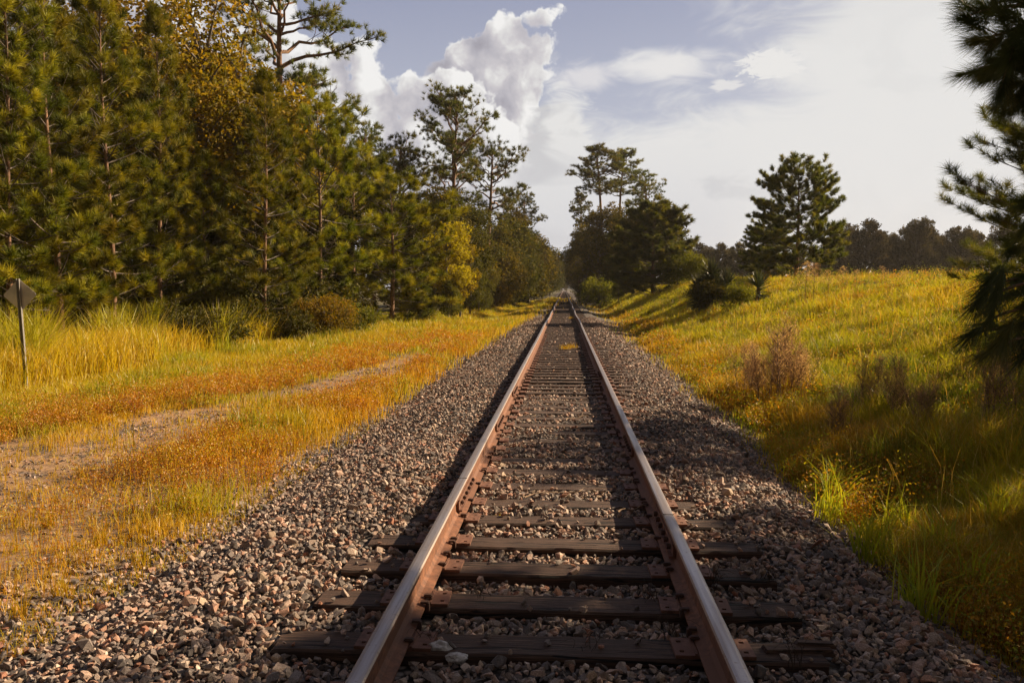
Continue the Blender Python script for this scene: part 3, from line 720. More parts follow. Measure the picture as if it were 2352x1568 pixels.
class Proto: pass
def pine_young(seed, Hh, R, shape='cone', whorl=.48, nn=34, nl=.21, nw=.013, low=.10, rad=.11, matl='needle', dens=1.0, bark='bark', lean=.0, tuft_gap=.34):
    rg = np.random.default_rng(seed); b = MB()
    zt = np.linspace(0, Hh, 14); wx = .06 * Hh * .12 * np.sin(zt * .5 + seed) + lean * zt; wy = .06 * Hh * .10 * np.cos(zt * .43 + seed * 2)
    tr = np.stack([wx, wy, zt], 1); tr[0, 2] = -.3
    b.tube(tr, np.linspace(rad, .012, 14) ** 1.0, 8)
    Ps, Ds, Ls = [], [], []
    z = Hh * low; k = 0
    while z < Hh - .15:
        u = z / Hh
        if shape == 'cone': prof = (1 - u) ** .72 * (0.55 + .45 * sstep(0, .25, u)) * 1.08
        elif shape == 'dome': prof = math.sqrt(max(0, 1 - (max(0, u - .36) / .66) ** 2)) * (.88 + .12 * float(sstep(0, .28, u)))
        elif shape == 'round': prof = math.sqrt(max(0, 1 - ((u - .42) / .60) ** 2))
        else: prof = min(1, (1 - u) * 2.6) ** .6 * (.6 + .4 * float(sstep(.1, .4, u)))
        nb = int(rg.integers(4, 7)); a0 = rg.uniform(0, 2 * PI)
        for q in range(nb):
            if rg.uniform() > .93: continue
            a = a0 + q * 2 * PI / nb + rg.normal(0, .2); L = max(.25, R * prof * (rg.uniform(.62, 1.12) if shape != 'dome' else rg.uniform(.80, 1.06)))
            elev = math.radians(4 + (55 if shape == 'cone' else 30) * u ** 1.6 + rg.normal(0, 7 if shape == 'cone' else 15))
            d = np.array([math.cos(a) * math.cos(elev), math.sin(a) * math.cos(elev), math.sin(elev)])
            o = np.array([np.interp(z, zt, wx), np.interp(z, zt, wy), z + rg.uniform(-.2, .2)])
            mid = o + d * L * .55 + np.array([0, 0, -.05 * L]); end = o + d * L + np.array([0, 0, .16 * L])
            P = bez(o, mid, end, 7); b.tube(P, np.linspace(.008 + .007 * L, .004, 7), 5, 1)
            dd = unit(np.gradient(P, axis=0))
            Ps.append(end); Ds.append(dd[-1] + np.array([0, 0, .35])); Ls.append(1)
            ns = max(1, int(L * .8 / tuft_gap * dens))
            for j in range(ns):
                t = .28 + .72 * (j + rg.uniform(.1, .9)) / ns; ii = t * 6; i0 = min(5, int(ii)); c = P[i0] + (P[i0 + 1] - P[i0]) * (ii - i0)
                sd = rg.choice((-1, 1)); ax = dd[i0]; lat = np.cross(ax, [0, 0, 1.]); lat = lat / (np.linalg.norm(lat) + 1e-6)
                sl = (1.05 - t) * L * .42 * rg.uniform(.6, 1.2) + .14
                sdv = unit(ax * .75 + lat * sd * .8 + np.array([0, 0, .18 + .2 * rg.uniform()]))
                e = c + sdv * sl; b.tube([c, (c + e) / 2 + [0, 0, -.02], e], [.007, .005, .003], 4, 1)
                Ps.append(e); Ds.append(sdv + np.array([0, 0, .45])); Ls.append(.95)
                if sl > .5:
                    for s2 in (-1, 1):
                        c2 = c + sdv * sl * rg.uniform(.45, .75); v2 = unit(sdv + lat * s2 * .4 + ax * .5 * s2 + np.array([0, 0, .2])); e2 = c2 + v2 * sl * .4
                        b.tube([c2, e2], [.004, .002], 3, 1); Ps.append(e2); Ds.append(v2 + np.array([0, 0, .4])); Ls.append(.9)
        z += whorl * rg.uniform(.75, 1.15) * (1 - .35 * u); k += 1
    Ps.append(np.array([wx[-1], wy[-1], Hh])); Ds.append(np.array([0, 0, 1.])); Ls.append(1.2)
    V, T, r = needles(np.array(Ps), np.array(Ds), nl * np.array(Ls), rg, nn, nw)
    p = Proto(); p.H = Hh
    p.parts = [('trunk', b.mesh('pine_trunk', [M[bark], M['bark_grey']], smooth=True)), ('crown', make_mesh('pine_crown', V, T, M[matl], rnd=r))]
    p.n = len(Ps); return p

def pine_tall(seed, Hh, R, bare=.5, nl=.26, nw=.02, nn=26, rad=.24, matl='needle_dark', limbs=34, flat=.5, top=1.0, clump=5, bark='bark', droop=0, tilt=(0, 0)):
    """old pine: long bare trunk, crooked limbs carrying separate pads of needle tufts"""
    rg = np.random.default_rng(seed); b = MB(); zt = np.linspace(0, Hh, 16)
    wx = .25 * np.sin(zt * .25 + seed) + tilt[0] * zt; wy = .2 * np.cos(zt * .22 + seed) + tilt[1] * zt; wx -= wx[0]; wy -= wy[0]
    tr = np.stack([wx, wy, zt], 1); tr[0, 2] = -.4; b.tube(tr, rad * (1 - .82 * (zt / Hh) ** 1.3), 9)
    Ps, Ds, rn = [], [], []
    for k in range(limbs):
        u = (k + rg.uniform()) / limbs; z = Hh * (bare + (1 - bare) * u ** .9 * .98)
        prof = (math.sin(PI * min(1, .22 + .78 * u)) ** .6) * .9 + .12
        a = k * 2.399 + rg.normal(0, .5); L = R * prof * rg.uniform(.5, 1.15)
        o = np.array([np.interp(z, zt, wx), np.interp(z, zt, wy), z]); el = math.radians(rg.uniform(-5, 28) + 45 * u ** 2)
        d = np.array([math.cos(a) * math.cos(el), math.sin(a) * math.cos(el), math.sin(el)])
        n1 = 8; P = bez(o, o + d * L * .5 + rg.normal(0, .12 * L, 3), o + d * L + np.array([0, 0, .12 * L - droop * L]), n1)
        P[1:-1] += rg.normal(0, .035 * L, (n1 - 2, 3)); b.tube(P, np.linspace(.03 + .017 * L, .012, n1), 6)
        nt_ = max(3, int(L * clump / 1.6))
        for j in range(nt_):
            t = .35 + .65 * (j + rg.uniform()) / nt_; ii = t * (n1 - 1); i0 = min(n1 - 2, int(ii)); c = P[i0] + (P[i0 + 1] - P[i0]) * (ii - i0)
            ax = unit(P[i0 + 1] - P[i0]); rv = rg.normal(size=3); rv[2] = abs(rv[2]) * .5; sl = (.35 + .30 * L * (1.1 - t)) * rg.uniform(.6, 1.2)
            v = unit(ax * .6 + unit(rv) * .9); e = c + v * sl; b.tube([c, (c + e) / 2 + rg.normal(0, .04, 3), e], [.022, .014, .008], 4)
            tone = rg.uniform()
            m_ = int(rg.integers(3, 6))
            for q in range(m_):
                off = rg.normal(0, 1, 3) * np.array([.26, .26, .26 * flat]) * (.6 + .25 * R / 3); Ps.append(e + off); Ds.append(unit(v + off * 1.5) + np.array([0, 0, .6])); rn.append(tone)
    V, T, r = needles(np.array(Ps), np.array(Ds), np.full(len(Ps), nl), rg, nn, nw, spread=(10, 85), shoot=.15, rnd0=np.array(rn))
    p = Proto(); p.H = Hh
    p.parts = [('trunk', b.mesh('tall_pine_trunk', M[bark], smooth=True)), ('crown', make_mesh('tall_pine_crown', V, T, M[matl], rnd=r))]; return p

def broadleaf(seed, Hh, R, base=.25, lobes=40, per=320, size=.16, matl='leaf_gold', rad=.2, lobe_r=.9, open_=.0, flatten=1.0, moss=0, squash=1.0, bark='bark_grey', crown=None):
    rg = np.random.default_rng(seed); b = MB()
    zt = np.linspace(0, Hh * .8, 9); wx = .3 * np.sin(zt * .3 + seed) * Hh / 12; wy = .3 * np.sin(zt * .27 + 2 * seed) * Hh / 12; wx -= wx[0]; wy -= wy[0]
    tr = np.stack([wx, wy, zt], 1); tr[0, 2] = -.4; b.tube(tr, rad * (1 - .85 * (zt / (Hh * .8)) ** 1.1), 8)
    Ps, rn = [], []
    cz = Hh * (base + 1) / 2; rz = Hh * (1 - base) / 2
    for k in range(lobes):
        v = rg.normal(size=3); v = v / np.linalg.norm(v) * rg.uniform(.35, 1) ** .45
        c = np.array([v[0] * R, v[1] * R * squash, cz + v[2] * rz]); lr = lobe_r * rg.uniform(.6, 1.25)
        c[:2] *= 1 - .28 * max(0, v[2]); c = c - unit(c - np.array([0, 0, cz])) * lr * .55
        zb = max(Hh * base * .6, min(Hh * .75, c[2] - rg.uniform(.5, 1.4) * np.hypot(c[0], c[1]) * .6 - .3)); o = np.array([np.interp(zb, zt, wx), np.interp(zb, zt, wy), zb])
        P = bez(o, (o + c) / 2 + rg.normal(0, .2, 3) + [0, 0, .2], c, 6); b.tube(P, np.linspace(rad * .33, rad * .08, 6), 5)
        m = int(per * (lr / lobe_r) ** 2)
        q = rg.normal(size=(m, 3)); q = unit(q) * (rg.uniform(size=(m, 1)) ** .45); 
        # sprays: leaves gather in small bunches on the lobe
        cc = unit(rg.normal(size=(max(4, m // 14), 3))) * rg.uniform(.55, 1.08, (max(4, m // 14), 1)); pick = rg.integers(0, len(cc), m)
        q = np.where((rg.uniform(size=m) < .72)[:, None], cc[pick] + rg.normal(0, .17, (m, 3)), q)
        tone = rg.uniform() * .5 + rg.uniform(size=len(cc))[pick] * .5
        Ps.append(c + q * lr * np.array([1, 1, .8 * flatten])); rn.append(tone)
        for e in cc[:5]: b.tube([c, c + e * lr * .9], [rad * .08, .004], 3)
    Ps = np.concatenate(Ps); rn = np.concatenate(rn); kp = Ps[:, 2] > .05; Ps, rn = Ps[kp], rn[kp]
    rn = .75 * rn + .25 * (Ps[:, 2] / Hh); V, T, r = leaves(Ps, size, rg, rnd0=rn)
    p = Proto(); p.H = Hh
    p.parts = [('trunk', b.mesh('tree_trunk', M[bark], smooth=True)), ('crown', make_mesh('leafy_crown', V, T, M[matl], rnd=r))]
    if False:
        idx = rg.integers(0, len(Ps), moss); A = Ps[idx]; L = rg.uniform(.5, 1.6, moss); w = rg.uniform(.04, .12, moss)
        th = rg.uniform(0, PI, moss); sx = np.stack([np.cos(th) * w, np.sin(th) * w, 0 * w], 1)
        Vm = np.stack([A - sx, A + sx, A - np.stack([0 * L, 0 * L, L], 1)], 1).reshape(-1, 3)
        p.parts.append(('moss', make_mesh('hanging_moss', Vm, np.arange(len(Vm)).reshape(-1, 3), M['leaf_moss'], rnd=np.repeat(rg.uniform(.5, 1, moss), 3))))
    return p

def place(proto, name, label, cat, px, Y, top=None, hgt=None, rz=None, group=None, wide=1.0, x=None, sink=0.0):
    X = at(px, 662, Y).x if x is None else x; g = hz(X, Y)
    if top is not None: hgt = at(px, top, Y).z - g
    s = (hgt or proto.H) / proto.H
    rz = RNG.uniform(0, 2 * PI) if rz is None else rz
    t = thing(name, label, cat, (X, Y, g - sink), rz, group, (s * wide, s * wide, s))
    for nm, me in proto.parts: link(nm, me, t)
    return t

G_LP = 'young pines along the left wood edge'
YP = [pine_young(41, 12, 3.3, 'cone', nn=84, nw=.017, nl=.33, tuft_gap=.36, whorl=.55), pine_young(42, 11, 3.0, 'cone', nn=84, nw=.017, nl=.33, low=.14, tuft_gap=.36, whorl=.55), pine_young(43, 9, 3.0, 'col', nn=84, nw=.017, nl=.32, low=.10, tuft_gap=.36, whorl=.5), pine_young(44, 7.5, 3.2, 'round', nn=84, low=.02, nl=.32, nw=.019, tuft_gap=.36, whorl=.5)]
left_pines = [ # proto, px, Y, top, wide, label
 (0, 30, 21.0, -190, .9, 'tall young pine behind the diamond sign at the left edge, thin pale trunk low down'),
 (1, 128, 22.5, -110, .95, 'young pine with a straight sunlit pinkish trunk just right of the sign'),
 (0, 255, 25.0, -60, .95, 'broad bright green pine left of the spired pine, crown past the top edge'),
 (1, 372, 28.0, 10, .85, 'slim pine with a narrow upright spire against the golden leaves, upper left'),
 (2, 470, 33.0, 360, .85, 'low dark young pine filling the gap left of the big dark pine'),
 (1, 612, 30.0, 160, 1.0, 'big dark pyramidal pine with a reddish trunk in the left wood edge'),
 (2, 735, 36.0, 240, .95, 'bushy pine right behind the big dark pine, top beside the dead snag'),
 (3, 900, 43.0, 432, 1.4, 'dense rounded low pine standing forward at the right end of the left pine row'),
 (0, -120, 22.0, -260, .9, 'pine at the outer left edge of the picture, mostly cut off by the frame'),
 (1, 190, 33.0, -90, .9, 'pine in the second row behind the pinkish trunk, seen through gaps'),
 (0, 40, 32.0, -60, .9, 'pine in the second row behind the sign, its dark crown filling the corner'),
 (3, 815, 46.0, 370, 1.1, 'small round pine tucked behind the dense low pine'),
]
for (i, px, Y, top, wd, lab) in left_pines: place(YP[i], 'pine_tree', lab, 'pine tree', px, Y, top, wide=wd, group=G_LP)

BL = [broadleaf(51, 14, 3.4, .25, 52, 330, .19, 'leaf_gold'), broadleaf(52, 12, 3.0, .2, 44, 330, .18, 'leaf_gold', open_=.3)]
for (i, px, Y, top, wd, lab) in [
 (0, 480, 35, -90, 1.15, 'tall golden leaved tree rising behind the spired pine'),
 (1, 570, 38, -10, 1.1, 'golden tree with sky gaps behind the big dark pine'),
 (0, 250, 38, -150, 1.0, 'golden brown tree high behind the left pines at the top of the photo'),
 (1, 672, 43, 205, .9, 'golden leafy tree below the tall pine trunk'),
 (1, 760, 52, 300, .9, 'golden leafed tree wrapped round the dead snag'),
 (0, 90, 42, -120, 1.1, 'brown leafed tree behind the pines in the top left corner')]:
    place(BL[i], 'broadleaf_tree', lab, 'tree', px, Y, top, wide=wd, group='golden trees behind the left pines')
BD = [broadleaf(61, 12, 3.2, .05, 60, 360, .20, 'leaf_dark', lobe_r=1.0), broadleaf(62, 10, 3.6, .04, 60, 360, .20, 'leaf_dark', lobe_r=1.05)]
BG = [broadleaf(63, 8, 2.4, .05, 44, 330, .17, 'leaf_green', rad=.12, lobe_r=.75), broadleaf(64, 7, 1.5, .1, 36, 260, .15, 'leaf_yellow', rad=.08, lobe_r=.5)]
BM2 = broadleaf(65, 16, 4.2, .15, 80, 330, .27, 'leaf_dark', lobe_r=1.15, rad=.28)
M['leaf_olive'] = leaf_mat('olive_brown_leaves', [(0, (.035, .038, .006)), (.5, (.12, .105, .012)), (1, (.34, .23, .02))], .36, .015, .6, 1.3)
BK = broadleaf(66, 13, 3.6, .0, 70, 420, .20, 'leaf_olive', lobe_r=1.0)
# dark woods behind the left row
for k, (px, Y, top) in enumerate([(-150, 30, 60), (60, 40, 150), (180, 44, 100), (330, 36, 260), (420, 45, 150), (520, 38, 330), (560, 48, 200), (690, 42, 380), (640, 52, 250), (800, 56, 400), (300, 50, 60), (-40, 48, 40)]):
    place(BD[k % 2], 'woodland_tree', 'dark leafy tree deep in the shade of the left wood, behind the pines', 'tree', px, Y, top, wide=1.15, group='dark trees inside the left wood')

PT = [pine_tall(71, 17, 4.6, .52, limbs=30, nl=.28, nw=.026, nn=38, clump=5, rad=.27), pine_tall(72, 18, 4.3, .42, limbs=44, nl=.34, nw=.034, nn=30, clump=5, flat=.35), pine_tall(73, 14, 3.4, .55, limbs=26, nl=.34, nw=.034, nn=30, clump=5, flat=.35), pine_tall(74, 20, 3.1, .70, limbs=30, nl=.38, nw=.048, nn=26, clump=5, flat=.4)]
place(PT[0], 'tall_pine', 'tall open crowned pine rising past the top of the photo, left of the big cloud', 'pine tree', 675, 46, -90, rz=.6)
for (i, px, Y, top, wd, lab) in [
 (2, 856, 60, 312, .95, 'small flat topped pine against the cloud, between the snag and the big lone crown'),
 (2, 930, 62, 335, .95, 'round topped pine left of the biggest mid distance pine'),
 (1, 1052, 66, 222, 1.0, 'biggest mid distance pine, wide dark crown against the white cloud left of the track'),
 (2, 1118, 74, 345, 1.0, 'pine leaning toward the track just right of the biggest mid distance pine'),
 (2, 1212, 108, 460, .9, 'narrow pine standing at the left side where the track narrows'),
 (1, 1160, 95, 500, .8, 'dark pine between the leaning pine and the narrow far pine')]:
    place(PT[i], 'tall_pine', lab, 'pine tree', px, Y, top, wide=wd, group='older pines left of the track')
for (pr, px, Y, top, wd, lab, gr) in [
 (BG[1], 1030, 46, 470, 1.0, 'bright yellow upright sapling in front of the dark mid distance pines', None),
 (BG[1], 1056, 49, 505, 1.1, 'yellow green sapling right beside the bright yellow sapling', None),
 (BG[0], 1078, 54, 570, 1.0, 'sunlit green bush at the foot of the yellow saplings', None),
 (BG[0], 1100, 60, 612, 1.1, 'rounded light green bush at the wood edge left of the track', None),
 (BG[0], 1035, 45, 630, 1.0, 'low green bush under the yellow sapling', None),
 (BD[0], 930, 54, 440, 1.3, 'dark tree behind the dense rounded pine', None),
 (BD[1], 1000, 62, 430, 1.2, 'dark green tree at the foot of the biggest mid distance pine', None),
 (BD[0], 1060, 66, 425, 1.2, 'dark leafy tree right below the crown of the biggest mid distance pine', None),
 (BK, 1100, 70, 520, 1.0, 'golden leafed tree below the leaning pine', None),
 (BD[1], 1150, 80, 520, 1.2, 'dark bushy tree at the left of the corridor, lit on its right side', None),
 (BM2, 1180, 98, 470, 1.05, 'dark oak crowding the track from the left', None),
 (BK, 1215, 118, 520, 1.2, 'golden edged tree left of the far track', None),
 (BM2, 1228, 135, 535, 1.1, 'dark round tree left of the far track', None),
 (BM2, 1246, 170, 560, 1.1, 'dark oak leaning over the track near the vanishing point on the left', None),
 (BM2, 1262, 225, 590, 1.1, 'last dark tree on the left of the corridor', None),
 (BK, 1288, 400, 624, 1.6, 'pale sunlit tree closing the view at the end of the track', None),
 (BK, 1302, 430, 622, 1.6, 'hazy olive tree at the end of the track, right of the pale one', None),
 # right side
 (BM2, 1388, 96, 462, 1.25, 'large dark oak with reddish top under the two tall pines right of the track', None),
 (BM2, 1345, 112, 505, 1.15, 'dark oak whose left side hangs over the far track', None),
 (BM2, 1336, 150, 545, 1.2, 'dark tree right of the far track, second from the vanishing point', None),
 (BM2, 1326, 210, 580, 1.2, 'last dark tree on the right of the corridor', None),
 (BM2, 1440, 100, 490, 1.2, 'dark oak behind the round pine right of the track', None),
 (BK, 1470, 90, 520, 1.2, 'golden brown tree between the oak and the round pine', None),
 (BG[0], 1575, 62, 600, .9, 'bright green bush at the right foot of the round pine', None),
 (BG[0], 1420, 74, 630, .9, 'low green bush at the bottom left of the round pine', None)]:
    place(pr, 'broadleaf_tree' if (top < 600 or Y > 100) else 'bush', lab, 'tree' if (top < 600 or Y > 100) else 'bush', px, Y, top, wide=wd, group=gr)
for (i, px, Y, top, wd, lab) in [
 (3, 1372, 108, 350, 1.3, 'left one of the two tall pines right of the track, crown against the white sky'),
 (3, 1432, 112, 358, 1.25, 'right one of the two tall pines right of the track'),
 (3, 1330, 118, 455, .9, 'open branched pine reaching left over the far track'),
 (2, 1475, 104, 420, 1.0, 'lower flat topped pine right of the two tall pines')]:
    place(PT[i], 'tall_pine', lab, 'pine tree', px, Y, top, wide=wd, group='tall pines right of the track')
RP = [pine_young(81, 7, 3.0, 'dome', whorl=.27, nn=56, nl=.36, nw=.036, low=.02, rad=.13, matl='needle_dark', tuft_gap=.28), pine_young(82, 6.6, 2.9, 'dome', whorl=.27, nn=60, nl=.25, nw=.026, low=.06, rad=.14, matl='needle_dark', tuft_gap=.24)]
place(RP[0], 'pine_tree', 'rounded olive pine on the bank right of the track', 'pine tree', 1500, 62, 482, wide=1.25)
place(RP[1], 'pine_tree', 'lone rounded pine on the skyline of the field, branches seen against the white sky', 'pine tree', 1828, 44, 392, wide=1.05)
place(RP[1], 'pine_tree', 'smaller pine just behind and left of the lone skyline pine', 'pine tree', 1765, 50, 515, wide=1.3)
# far tree line beyond the field
OM = [broadleaf(91, 13, 5.2, .03, 110, 220, .34, 'leaf_moss', lobe_r=1.05, rad=.4), broadleaf(92, 11, 4.6, .0, 95, 220, .34, 'leaf_moss', lobe_r=1.0, rad=.4)]
for k, (px, Y, top) in enumerate([(1940, 118, 500), (1985, 112, 492), (2035, 122, 540), (2072, 116, 512), (2108, 110, 486), (2150, 120, 530), (2195, 113, 506), (2245, 120, 528), (2305, 112, 500), (2370, 118, 495), (2440, 115, 500), (2520, 118, 490), (1915, 125, 545), (1935, 128, 530), (2025, 126, 520), (2120, 128, 520), (2225, 126, 515)]):
    place(OM[k % 2], 'oak_tree', 'moss hung dark oak in the tree line beyond the field, at right', 'oak tree', px, Y, top, group='mossy oaks beyond the field', wide=.82)
for k, (px, Y, top) in enumerate([(1600, 135, 548), (1625, 140, 556), (1650, 135, 550), (1678, 140, 560), (1700, 130, 548), (1725, 130, 562), (1755, 125, 560), (1790, 125, 575), (1830, 125, 570), (1870, 125, 565), (1900, 122, 560)]):
    place(OM[(k + 1) % 2], 'oak_tree', 'low brown tree in the far line left of and behind the lone field pine', 'tree', px, Y, top, group='low trees behind the lone pine', wide=.8)

# dead snag
def snag():
    rg = np.random.default_rng(5); b = MB(); X = at(765, 300, 47); g = hz(X.x, 47); Hh = at(762, 188, 47).z - g
    P = np.stack([np.array([0, .05, -.02, .1, .0, .06, -.08, -.1]) * 1.2, np.zeros(8), np.linspace(-.3, Hh, 8)], 1); b.tube(P, np.linspace(.13, .012, 8), 7)
    for k in range(14):
        z = Hh * (.6 + .38 * k / 14); a = k * 2.4; L = rg.uniform(.5, 1.2) * (1.25 - k / 16)
        o = np.array([np.interp(z, P[:, 2], P[:, 0]), 0, z]); e = o + np.array([math.cos(a) * L, math.sin(a) * L, .75 * L])
        m_ = (o + e) / 2 + np.array([0, 0, -.18 * L]); B = bez(o, m_, e, 6); B[1:-1] += rg.normal(0, .03, (4, 3)); b.tube(B, np.linspace(.035, .007, 6), 5)
        for s in (3, 4): b.tube([B[s], B[s] + rg.normal(0, .14, 3) + [0, 0, .28]], [.014, .004], 4)
    t = thing('dead_snag', 'bare grey dead tree top with crooked twigs against the cloud', 'dead tree', (X.x, 47, g)); link('trunk', b.mesh('snag_trunk', M['dead_wood'], smooth=True), t)
snag()

# undergrowth at the foot of the left wood
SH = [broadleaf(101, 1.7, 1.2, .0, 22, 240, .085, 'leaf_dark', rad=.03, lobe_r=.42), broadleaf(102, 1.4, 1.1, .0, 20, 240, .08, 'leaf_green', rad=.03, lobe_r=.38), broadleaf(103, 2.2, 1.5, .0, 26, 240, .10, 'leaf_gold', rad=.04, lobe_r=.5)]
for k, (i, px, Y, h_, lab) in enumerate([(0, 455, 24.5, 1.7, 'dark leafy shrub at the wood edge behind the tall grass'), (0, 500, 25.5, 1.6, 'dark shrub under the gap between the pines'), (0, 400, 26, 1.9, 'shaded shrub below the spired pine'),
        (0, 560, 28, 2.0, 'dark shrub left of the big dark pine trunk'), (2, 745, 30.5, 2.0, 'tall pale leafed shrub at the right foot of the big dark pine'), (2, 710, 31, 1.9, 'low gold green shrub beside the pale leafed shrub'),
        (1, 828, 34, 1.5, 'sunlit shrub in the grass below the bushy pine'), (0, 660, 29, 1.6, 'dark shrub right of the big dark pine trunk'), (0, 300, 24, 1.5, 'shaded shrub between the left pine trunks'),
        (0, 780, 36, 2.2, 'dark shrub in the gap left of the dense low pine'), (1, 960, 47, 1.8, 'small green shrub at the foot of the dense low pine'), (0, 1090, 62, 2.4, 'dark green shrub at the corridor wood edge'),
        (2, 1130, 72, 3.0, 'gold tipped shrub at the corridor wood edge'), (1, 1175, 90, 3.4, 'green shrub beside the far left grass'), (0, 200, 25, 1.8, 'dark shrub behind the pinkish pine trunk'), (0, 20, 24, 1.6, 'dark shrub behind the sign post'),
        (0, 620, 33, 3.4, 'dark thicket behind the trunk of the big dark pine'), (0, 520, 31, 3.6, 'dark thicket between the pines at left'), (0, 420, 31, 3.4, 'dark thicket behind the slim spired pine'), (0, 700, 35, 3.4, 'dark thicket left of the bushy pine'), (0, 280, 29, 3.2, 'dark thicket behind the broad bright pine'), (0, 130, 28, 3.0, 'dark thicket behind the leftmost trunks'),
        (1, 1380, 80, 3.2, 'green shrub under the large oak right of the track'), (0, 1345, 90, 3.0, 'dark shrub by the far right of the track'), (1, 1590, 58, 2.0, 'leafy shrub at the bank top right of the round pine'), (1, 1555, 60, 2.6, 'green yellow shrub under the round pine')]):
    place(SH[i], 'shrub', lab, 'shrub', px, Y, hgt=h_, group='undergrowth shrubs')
place(SH[1], 'shrub', 'bright green leafy shrub on the bank between the two yuccas', 'shrub', 1700, 32, hgt=1.2, wide=.8)

# yuccas
def yucca(seed, heads, L=.62, nb=150, w=.05):
    rg = np.random.default_rng(seed); b = MB(); Vs, Ts, rs = [], [], []; off = 0
    for (hx, hy, hh) in heads:
        P = np.array([[hx * .3, hy * .3, -.1], [hx * .7, hy * .7, hh * .5], [hx, hy, hh]]); b.tube(P, [.07, .06, .05], 7)
        n = nb; th = rg.uniform(0, 2 * PI, n); el = rg.uniform(-.6, 1.45, n); d = np.stack([np.cos(th) * np.cos(el), np.sin(th) * np.cos(el), np.sin(el)], 1)
        B = np.array([hx, hy, hh]) - np.array([0, 0, 1.]) * np.maximum(0, (.5 - el))[:, None] * .35; Ln = L * rg.uniform(.8, 1.1, n)
        s = unit(np.cross(d, [0, 0, 1.0])) * (w / 2); mid = B + d * Ln[:, None] * .45; tip = B + d * Ln[:, None] - np.array([0, 0, .06]) * (np.cos(el) ** 2)[:, None]; nrm = np.cross(s, d); nrm = unit(nrm) * .012
        V = np.stack([B - s * .5, B + s * .5, mid - s, mid + s, tip, B - nrm, mid - nrm], 1).reshape(-1, 3); i = np.arange(n)[:, None] * 7
        T = np.concatenate([i + np.array(q) for q in ([[0, 5, 6]], [[0, 6, 2]], [[5, 1, 3]], [[5, 3, 6]], [[2, 6, 4]], [[6, 3, 4]])])
        Vs.append(V); Ts.append(T + off); rs.append(np.repeat(rg.uniform(0, 1, n), 7)); off += len(V)
    return [('stem', b.mesh('yucca_stem', M['bark_grey'], smooth=True)), ('leaves', make_mesh('yucca_leaves', np.concatenate(Vs), np.concatenate(Ts), M['yucca'], rnd=np.concatenate(rs)))]
def put(parts, name, lab, cat, px, Y, group=None, s=1.0):
    X = at(px, 662, Y).x; t = thing(name, lab, cat, (X, Y, hz(X, Y)), RNG.uniform(0, 6), group, s)
    for nm, me in parts: link(nm, me, t)
    return t
t = put(yucca(1, [(0, 0, 1.15), (.5, .1, .8), (-.35, .1, .62), (.15, -.3, .5), (-.15, .3, .6), (-.45, -.2, .3), (.45, -.25, .35), (0, -.1, .8)], .66, 170), 'yucca', 'large dark spiky yucca with several heads on the bank right of the track', 'yucca', 1635, 36, None, 1.35); t.rotation_euler.z = 0
place(SH[0], 'shrub', 'dark creeper covered mound under the large yucca', 'shrub', 1640, 35.5, hgt=1.5, wide=1.2)
put(yucca(2, [(0, 0, .42)], .55, 110), 'yucca', 'small single headed spiky yucca right of the large one', 'yucca', 1742, 33, None, 1.5)

# ------------------------------------------------------------------ grass and weeds
def blades(x, y, z, h, w, col, rg, lean=.35, bias=(0, 0)):
    n = len(x); a = rg.uniform(0, 2 * PI, n); l = np.abs(rg.normal(lean, lean * .5, n)) * h
    dx = np.cos(a) * l + bias[0] * h; dy = np.sin(a) * l + bias[1] * h
    th = rg.uniform(0, PI, n); sx = np.cos(th) * w / 2; sy = np.sin(th) * w / 2
    B = np.stack([x, y, z], 1); S = np.stack([sx, sy, 0 * sx], 1)
    Mi = B + np.stack([dx * .3, dy * .3, h * .58], 1); Tp = B + np.stack([dx, dy, h * np.sqrt(np.clip(1 - (l / h) ** 2 * .55, .2, 1))], 1)
    V = np.stack([B - S, B + S, Mi - S * .8, Mi + S * .8, Tp], 1).reshape(-1, 3); i = np.arange(n)[:, None] * 5
    T = np.concatenate([i + np.array(q) for q in ([[0, 1, 3]], [[0, 3, 2]], [[2, 3, 4]])])
    return V, T, np.repeat(col, 5, 0)
class Acc:
    def __init__(s): s.V = []; s.T = []; s.C = []; s.n = 0
    def add(s, V, T, C): s.V.append(V); s.T.append(T + s.n); s.C.append(C); s.n += len(V)
    def build(s, name, lab, matl=None):
        me = make_mesh(name, np.concatenate(s.V), np.concatenate(s.T), matl or M['grass'], col=np.concatenate(s.C)); return tag(link(name, me), lab, kind='stuff')
def clumped(x, y, k, s, rg):
    X = np.repeat(x, k) + rg.normal(0, 1, len(x) * k) * np.repeat(s, k); Y = np.repeat(y, k) + rg.normal(0, 1, len(x) * k) * np.repeat(s, k); return X, Y
def lerp(a, b, t): t = np.clip(t, 0, 1)[:, None]; return np.array(a) * (1 - t) + np.array(b) * t
GRN, YEL, STRAW, ORG, RUS = (.17, .23, .015), (.47, .43, .022), (.58, .44, .15), (.56, .26, .02), (.42, .16, .025)
def leafcol(P, size, col, rg, aspect=.6):
    V, T, r = leaves(P, size, rg, aspect=aspect); return V, T, np.repeat(col, 4, 0)

